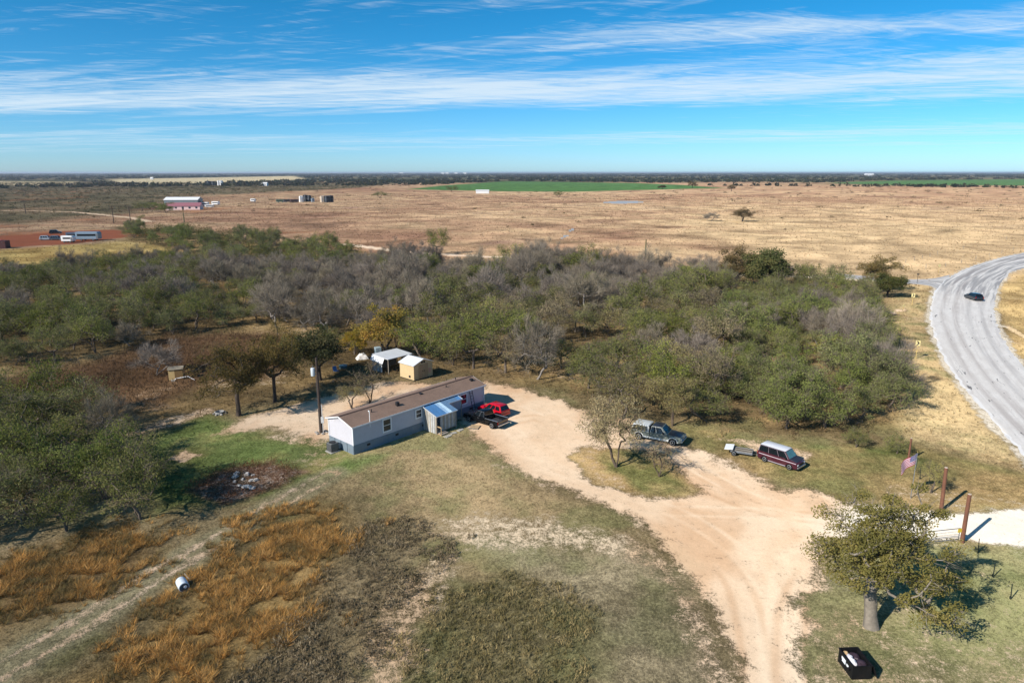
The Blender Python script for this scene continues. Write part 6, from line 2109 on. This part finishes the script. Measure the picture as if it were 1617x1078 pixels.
# 9 trees of the thicket past the first hundreds
if REST:
    q = np.array([(c[2], c[3]) for c in REST])
    cm = {'olive': C(98, 98, 56), 'green': C(82, 102, 46), 'grey': C(122, 115, 114), 'wispy': C(126, 116, 72)}
    cc = np.array([cm[c[1]] for c in REST])
    clumps("far_thicket", q, np.full(len(q), 2.9), np.full(len(q), 4.3), 420, 0.5, 0.16, cc, rg, "far trees of the thicket reading as one mass", "thicket", 0.2)


# ------------------------------------------------------------------ far yards and buildings
def gable_house(name, label, px, L_, W_, e_, pk, rz, wallm, roofm, cat="house", windows=0, door=True):
    g = G(*px)
    h_ = empty(name, g + (0,), rz, label, cat)
    MB().box(-L_ / 2, L_ / 2, -W_ / 2, W_ / 2, 0, e_).build("wall", wallm, h_)
    for x0, x1 in ((-L_ / 2 - 0.01, -L_ / 2 + 0.1), (L_ / 2 - 0.1, L_ / 2 + 0.01)):
        MB().prism([(-W_ / 2, e_ - 0.01), (W_ / 2, e_ - 0.01), (0, pk - 0.05)], 'x', x0, x1).build("gable", wallm, h_)
    for s in (-1, 1):
        MB().hexa([(-L_ / 2 - 0.4, s * (W_ / 2 + 0.4), e_ - 0.15), (L_ / 2 + 0.4, s * (W_ / 2 + 0.4), e_ - 0.15), (L_ / 2 + 0.4, 0, pk), (-L_ / 2 - 0.4, 0, pk),
                   (-L_ / 2 - 0.4, s * (W_ / 2 + 0.4), e_), (L_ / 2 + 0.4, s * (W_ / 2 + 0.4), e_), (L_ / 2 + 0.4, 0, pk + 0.15), (-L_ / 2 - 0.4, 0, pk + 0.15)]).build("roof", roofm, h_)
    for k in range(windows):
        x = -L_ / 2 + L_ * (k + 0.5) / windows
        MB().box(x - 0.7, x + 0.7, -W_ / 2 - 0.06, -W_ / 2 - 0.01, e_ * 0.35, e_ * 0.75).build("window", M_glass, h_)
    if door:
        MB().box(-0.5, 0.5, -W_ / 2 - 0.08, -W_ / 2 - 0.01, 0.05, min(2.2, e_ * 0.8)).build("door", M_dark, h_)
    return h_


M_pinkroof = paint("faded_red_roof", (150, 98, 104), 0.6, var=0.1)
M_pinkwall = paint("pale_pink_wall", (222, 190, 184), 0.7, var=0.06)
M_wh = paint("white_far_wall", (232, 230, 226), 0.5, var=0.04)
M_tan = paint("tan_tank", (196, 176, 152), 0.6, var=0.1)
M_blk = paint("black_tank", (38, 40, 44), 0.5, var=0.15)
M_blueg = paint("grey_blue_steel", (128, 146, 160), 0.45, 0.2, var=0.1)
M_redc = paint("red_container_paint", (150, 48, 46), 0.55, var=0.12)

gable_house("farm_house", "low house with faded red roof in the far farmyard", (292, 331), 24, 9, 2.8, 5.0, R(8), M_pinkwall, M_pinkroof, windows=5)
gable_house("metal_barn", "white-roofed metal barn behind the far red-roofed house", (291, 326), 26, 13, 5.5, 7.4, R(6), paint("barn_wall", (120, 128, 130), 0.5), M_wh, "barn")


def box_vehicle(name, label, px, L_, W_, H_, rz, m, cat, group=None, wheels=True, z0=0.7):
    """camper or box trailer: body with a rounded front, window strip, door and wheels"""
    g = G(*px)
    v = empty(name, g + (0,), rz, label, cat, group)
    shell([(-L_ / 2, z0), (-L_ / 2, H_), (L_ / 2 - 0.5, H_), (L_ / 2, H_ - 0.6), (L_ / 2 - 0.1, z0)], W_ / 2, 0.1, 0.15).build("body", m, v)
    MB().box(-L_ / 2 + 0.8, L_ / 2 - 1.0, -W_ / 2 - 0.03, -W_ / 2 + 0.01, H_ * 0.55, H_ * 0.78).build("window", M_carglass, v)
    MB().box(L_ / 2 - 0.9, L_ / 2 - 0.2, -W_ / 2 - 0.02, -W_ / 2 + 0.01, z0 + 0.05, H_ * 0.8).build("door", M_grey, v)
    if wheels:
        for x in (-L_ * 0.25, L_ * 0.25):
            for s in (-1, 1):
                wheel(v, x, s * (W_ / 2 - 0.15), 0.42, 0.25, s)
    else:
        MB().box(-L_ / 2 + 0.2, L_ / 2 - 0.2, -W_ / 2 + 0.2, W_ / 2 - 0.2, 0, z0).build("skid", M_dark, v)
    return v


box_vehicle("camper_trailer", "white camper trailer nearest the far red-roofed house", (322, 326), 8, 2.5, 3.4, R(5), M_wh, "camper")
box_vehicle("camper_trailer", "smaller white camper at the right end of the far farmyard", (341, 324), 6.5, 2.4, 3.1, R(-10), M_wh, "camper")
box_vehicle("box_truck", "white truck standing between the far farmyard campers", (331, 328), 6.5, 2.3, 2.4, R(15), M_wh, "truck")
box_vehicle("camper_trailer", "lone white trailer beside the far dirt track", (400, 319), 4.5, 2.2, 3.0, R(0), M_wh, "trailer")


def tank(name, label, px, r, h, m, group=None):
    g = G(*px)
    t_ = empty(name, g + (0,), 0, label, "tank", group)
    MB().lathe([(r, 0.0), (r, h), (r * 0.9, h + 0.12), (r * 0.1, h + 0.5)], 20).build("shell", m, t_, smooth=True)
    MB().lathe([(r + 0.04, h * 0.48), (r + 0.07, h * 0.5), (r + 0.04, h * 0.52)], 20).build("band", M_grey, t_)
    MB().box(-0.3, 0.3, -r - 0.12, -r - 0.02, 0.3, h + 0.3).build("ladder", M_grey, t_)


for i, (px, py, r, h, m, lab) in enumerate(((510, 319.5, 2.6, 5.6, M_tan, "tan tank at the left of the three by the far track"), (516, 319.5, 2.4, 5.6, M_blk, "black tank in the middle of the three by the far track"),
                                           (522.5, 319.2, 2.6, 5.8, M_blk, "black tank at the right end of the three by the far track"),
                                           (476, 319, 2.0, 5.2, M_wh, "white tank left of the dark tanks in the far tank yard"), (483, 318.5, 2.4, 6.0, M_blk, "dark tall tank in the middle of the far tank yard"),
                                           (488.5, 318.5, 2.2, 5.6, M_blk, "second dark tall tank in the far tank yard"), (494, 319, 1.6, 3.2, M_blueg, "short grey tank right of the dark tanks in the far yard"),
                                           (330, 293, 5, 9, M_blk, "left dark tower tank near the pale far field"), (337, 293, 4.2, 8.5, M_blk, "right dark tower tank near the pale far field"),
                                           (346, 293, 3.2, 10, M_wh, "left of the two white tower tanks near the pale far field"), (350, 293, 3.2, 10, M_wh, "right of the two white tower tanks near the pale far field"))):
    tank("storage_tank", lab, (px, py), r, h, m)
for i, (px, py, lab) in enumerate(((443, 320, "green heap of machinery at the left of the far tank yard"), (455, 320, "dark machine trailer with green cab in the far tank yard"), (465, 320, "dark low trailer beside the white far tank"))):
    box_vehicle("machine_trailer", lab, (px, py), 7.5, 2.6, 3.0, R(5 + i * 12), [paint("machine_green", (82, 96, 80), 0.6), paint("machine_dark", (64, 62, 62), 0.6), paint("machine_maroon", (88, 66, 66), 0.6)][i], "machinery", "machinery in the far tank yard")
gable_house("far_shed", "long white shed at the edge of the far green field", (762, 305.5), 17, 7, 3.6, 4.6, R(0), M_wh, M_wh, "shed", door=False)
gable_house("far_building", "white building near the horizon on the right", (1372, 277.5), 70, 26, 12, 18, R(0), M_wh, M_wh, "building", 3)
gable_house("far_building", "small white building on the horizon left of centre", (634, 274.6), 70, 30, 16, 24, R(0), M_wh, M_wh, "building", 2)
for i, px in enumerate((699, 706, 720, 734)):
    gable_house("far_building", ["leftmost white building of the far row on the horizon", "second white building of the far row on the horizon", "third white building of the far row on the horizon", "rightmost white building of the far row on the horizon"][i], (px, 274.8), 52, 30, 18, 25, R(0), M_wh, M_wh, "building", 2)
gable_house("far_building", "small white house by the pale field at far left", (240, 283.5), 9, 8, 6, 9, R(0), M_wh, M_wh, "building", 2)
gable_house("far_building", "white block house at the right end of the pale far track", (418, 293.5), 12, 9, 5, 7, R(0), M_wh, M_wh, "building", 2)

# work yard on red soil
g = G(4, 392)
ct = empty("container", g + (0,), R(6), "red steel container at the left edge of the red soil yard", "container")
MB().box(-5.2, 0.0, -1.5, 1.5, 0.1, 2.9).build("box", M_redc, ct, bevel=0.05)
MB().box(0.01, 2.0, -1.5, 1.5, 0.1, 2.8).build("open_end", paint("dark_red_panel", (66, 28, 28), 0.7), ct)
for k in range(12):
    MB().box(-5.0 + k * 0.42, -4.85 + k * 0.42, -1.56, -1.5, 0.2, 2.8).build("rib", M_redc, ct)
MB().box(-5.0, 1.9, -1.4, 1.4, 0.0, 0.1).build("skid", M_dark, ct)
box_vehicle("frac_tank", "large blue-grey steel tank trailer at the right of the red yard", (141, 380), 9.0, 3.0, 3.6, R(4), M_blueg, "tank trailer", None, True, 0.8)
box_vehicle("white_trailer", "white box trailer in front of the blue-grey tank in the red yard", (109, 383), 4.6, 2.4, 2.7, R(3), M_wh, "trailer")
box_vehicle("dark_trailer", "dark blue trailer behind the white box trailer in the red yard", (121, 378), 7.0, 2.5, 2.9, R(3), paint("dark_slate", (66, 76, 92), 0.5), "trailer")
for (px, h, m, nm, lab) in (((74, 379), R(10), car_paint("silver_car", (150, 156, 162)), "yard_car", "silver car at the left end of the red yard row"),
                            ((90, 379), R(5), car_paint("dark_grey_car", (60, 66, 76)), "yard_car", "dark grey car beside the silver car in the red yard"),
                            ((88, 369), R(30), car_paint("black_car", (34, 34, 36)), "yard_car", "black car standing alone behind the red yard row")):
    make_suv(nm, lab, "car", G(*px), h, m, m, 4.9, 1.75)

# far utility poles
for (px, py, h, lab, arms) in ((180, 353, 9.5, "utility pole with crossarm before the far dirt road at left", 2), (206, 349, 8.0, "utility pole half hidden in bushes by the far dirt road", 1),
                               (41, 338, 8.5, "faint utility pole beside the far dirt road at left", 1), (291, 351, 7.5, "thin pole at the end of the green bush belt", 0), (1019, 407, 6.0, "weathered green-grey post standing behind the grey thicket", 0)):
    g = G(px, py)
    e = empty("utility_pole", g + (0,), R(10), lab, "utility pole")
    MB().tube((0, 0, 0), (0, 0, h), 0.24 if arms else 0.3, 0.17, 8).build("pole", M_pole if arms else paint("post_green", (92, 92, 62), 0.9), e)
    for k in range(arms):
        MB().box(-1.5, 1.5, -0.1, 0.1, h - 0.5 - k * 1.0, h - 0.25 - k * 1.0).build("crossarm", M_pole, e)
        for x in (-1.3, 0, 1.3):
            MB().tube((x, 0, h - 0.25 - k), (x, 0, h + 0.05 - k), 0.07, n=6).build("insulator", M_grey, e)

# fence posts along the field behind the side road, and on the right verge
rgp = random.Random(5)
for line, n, lab, grp in ((((1240, 428), (1480, 424), (1617, 392)), 14, "weathered wire fence post in the line behind the side road", "fence posts behind the side road"),
                          (((1617, 372), (1480, 402), (1430, 415)), 9, "fence post along the far shoulder of the paved road", "fence posts along the far shoulder")):
    pts = [Vector(G(*q)) for q in line]
    for k in range(n):
        s = k / (n - 1) * (len(pts) - 1)
        i = min(int(s), len(pts) - 2)
        q = pts[i].lerp(pts[i + 1], s - i)
        o = MB().tube((0, 0, 0), (rgp.uniform(-.06, .06), rgp.uniform(-.06, .06), 1.25 + rgp.uniform(-0.1, 0.15)), 0.07, 0.06, 7).build("fence_post", M_wood, None, (q.x, q.y, 0))
        tag(o, lab, "fence post", grp)

# ------------------------------------------------------------------ air
HAZE = True
if HAZE:
    hz = MB().box(-41000, 41000, -41000, 41000, -1.5, 34)
    hm = bpy.data.materials.new("pale_air")
    hm.use_nodes = True
    th = NT(hm.node_tree)
    pv_ = th.n('ShaderNodeVolumePrincipled', ins={'Color': (0.80, 0.88, 1.0, 1), 'Density': 0.00006, 'Anisotropy': 0.2})
    oh = th.n('ShaderNodeOutputMaterial')
    th.link(pv_.outputs[0], oh.inputs['Volume'])
    o = hz.build("haze", hm)
    tag(o, "thin pale haze over the far country", "haze", None, 'stuff')
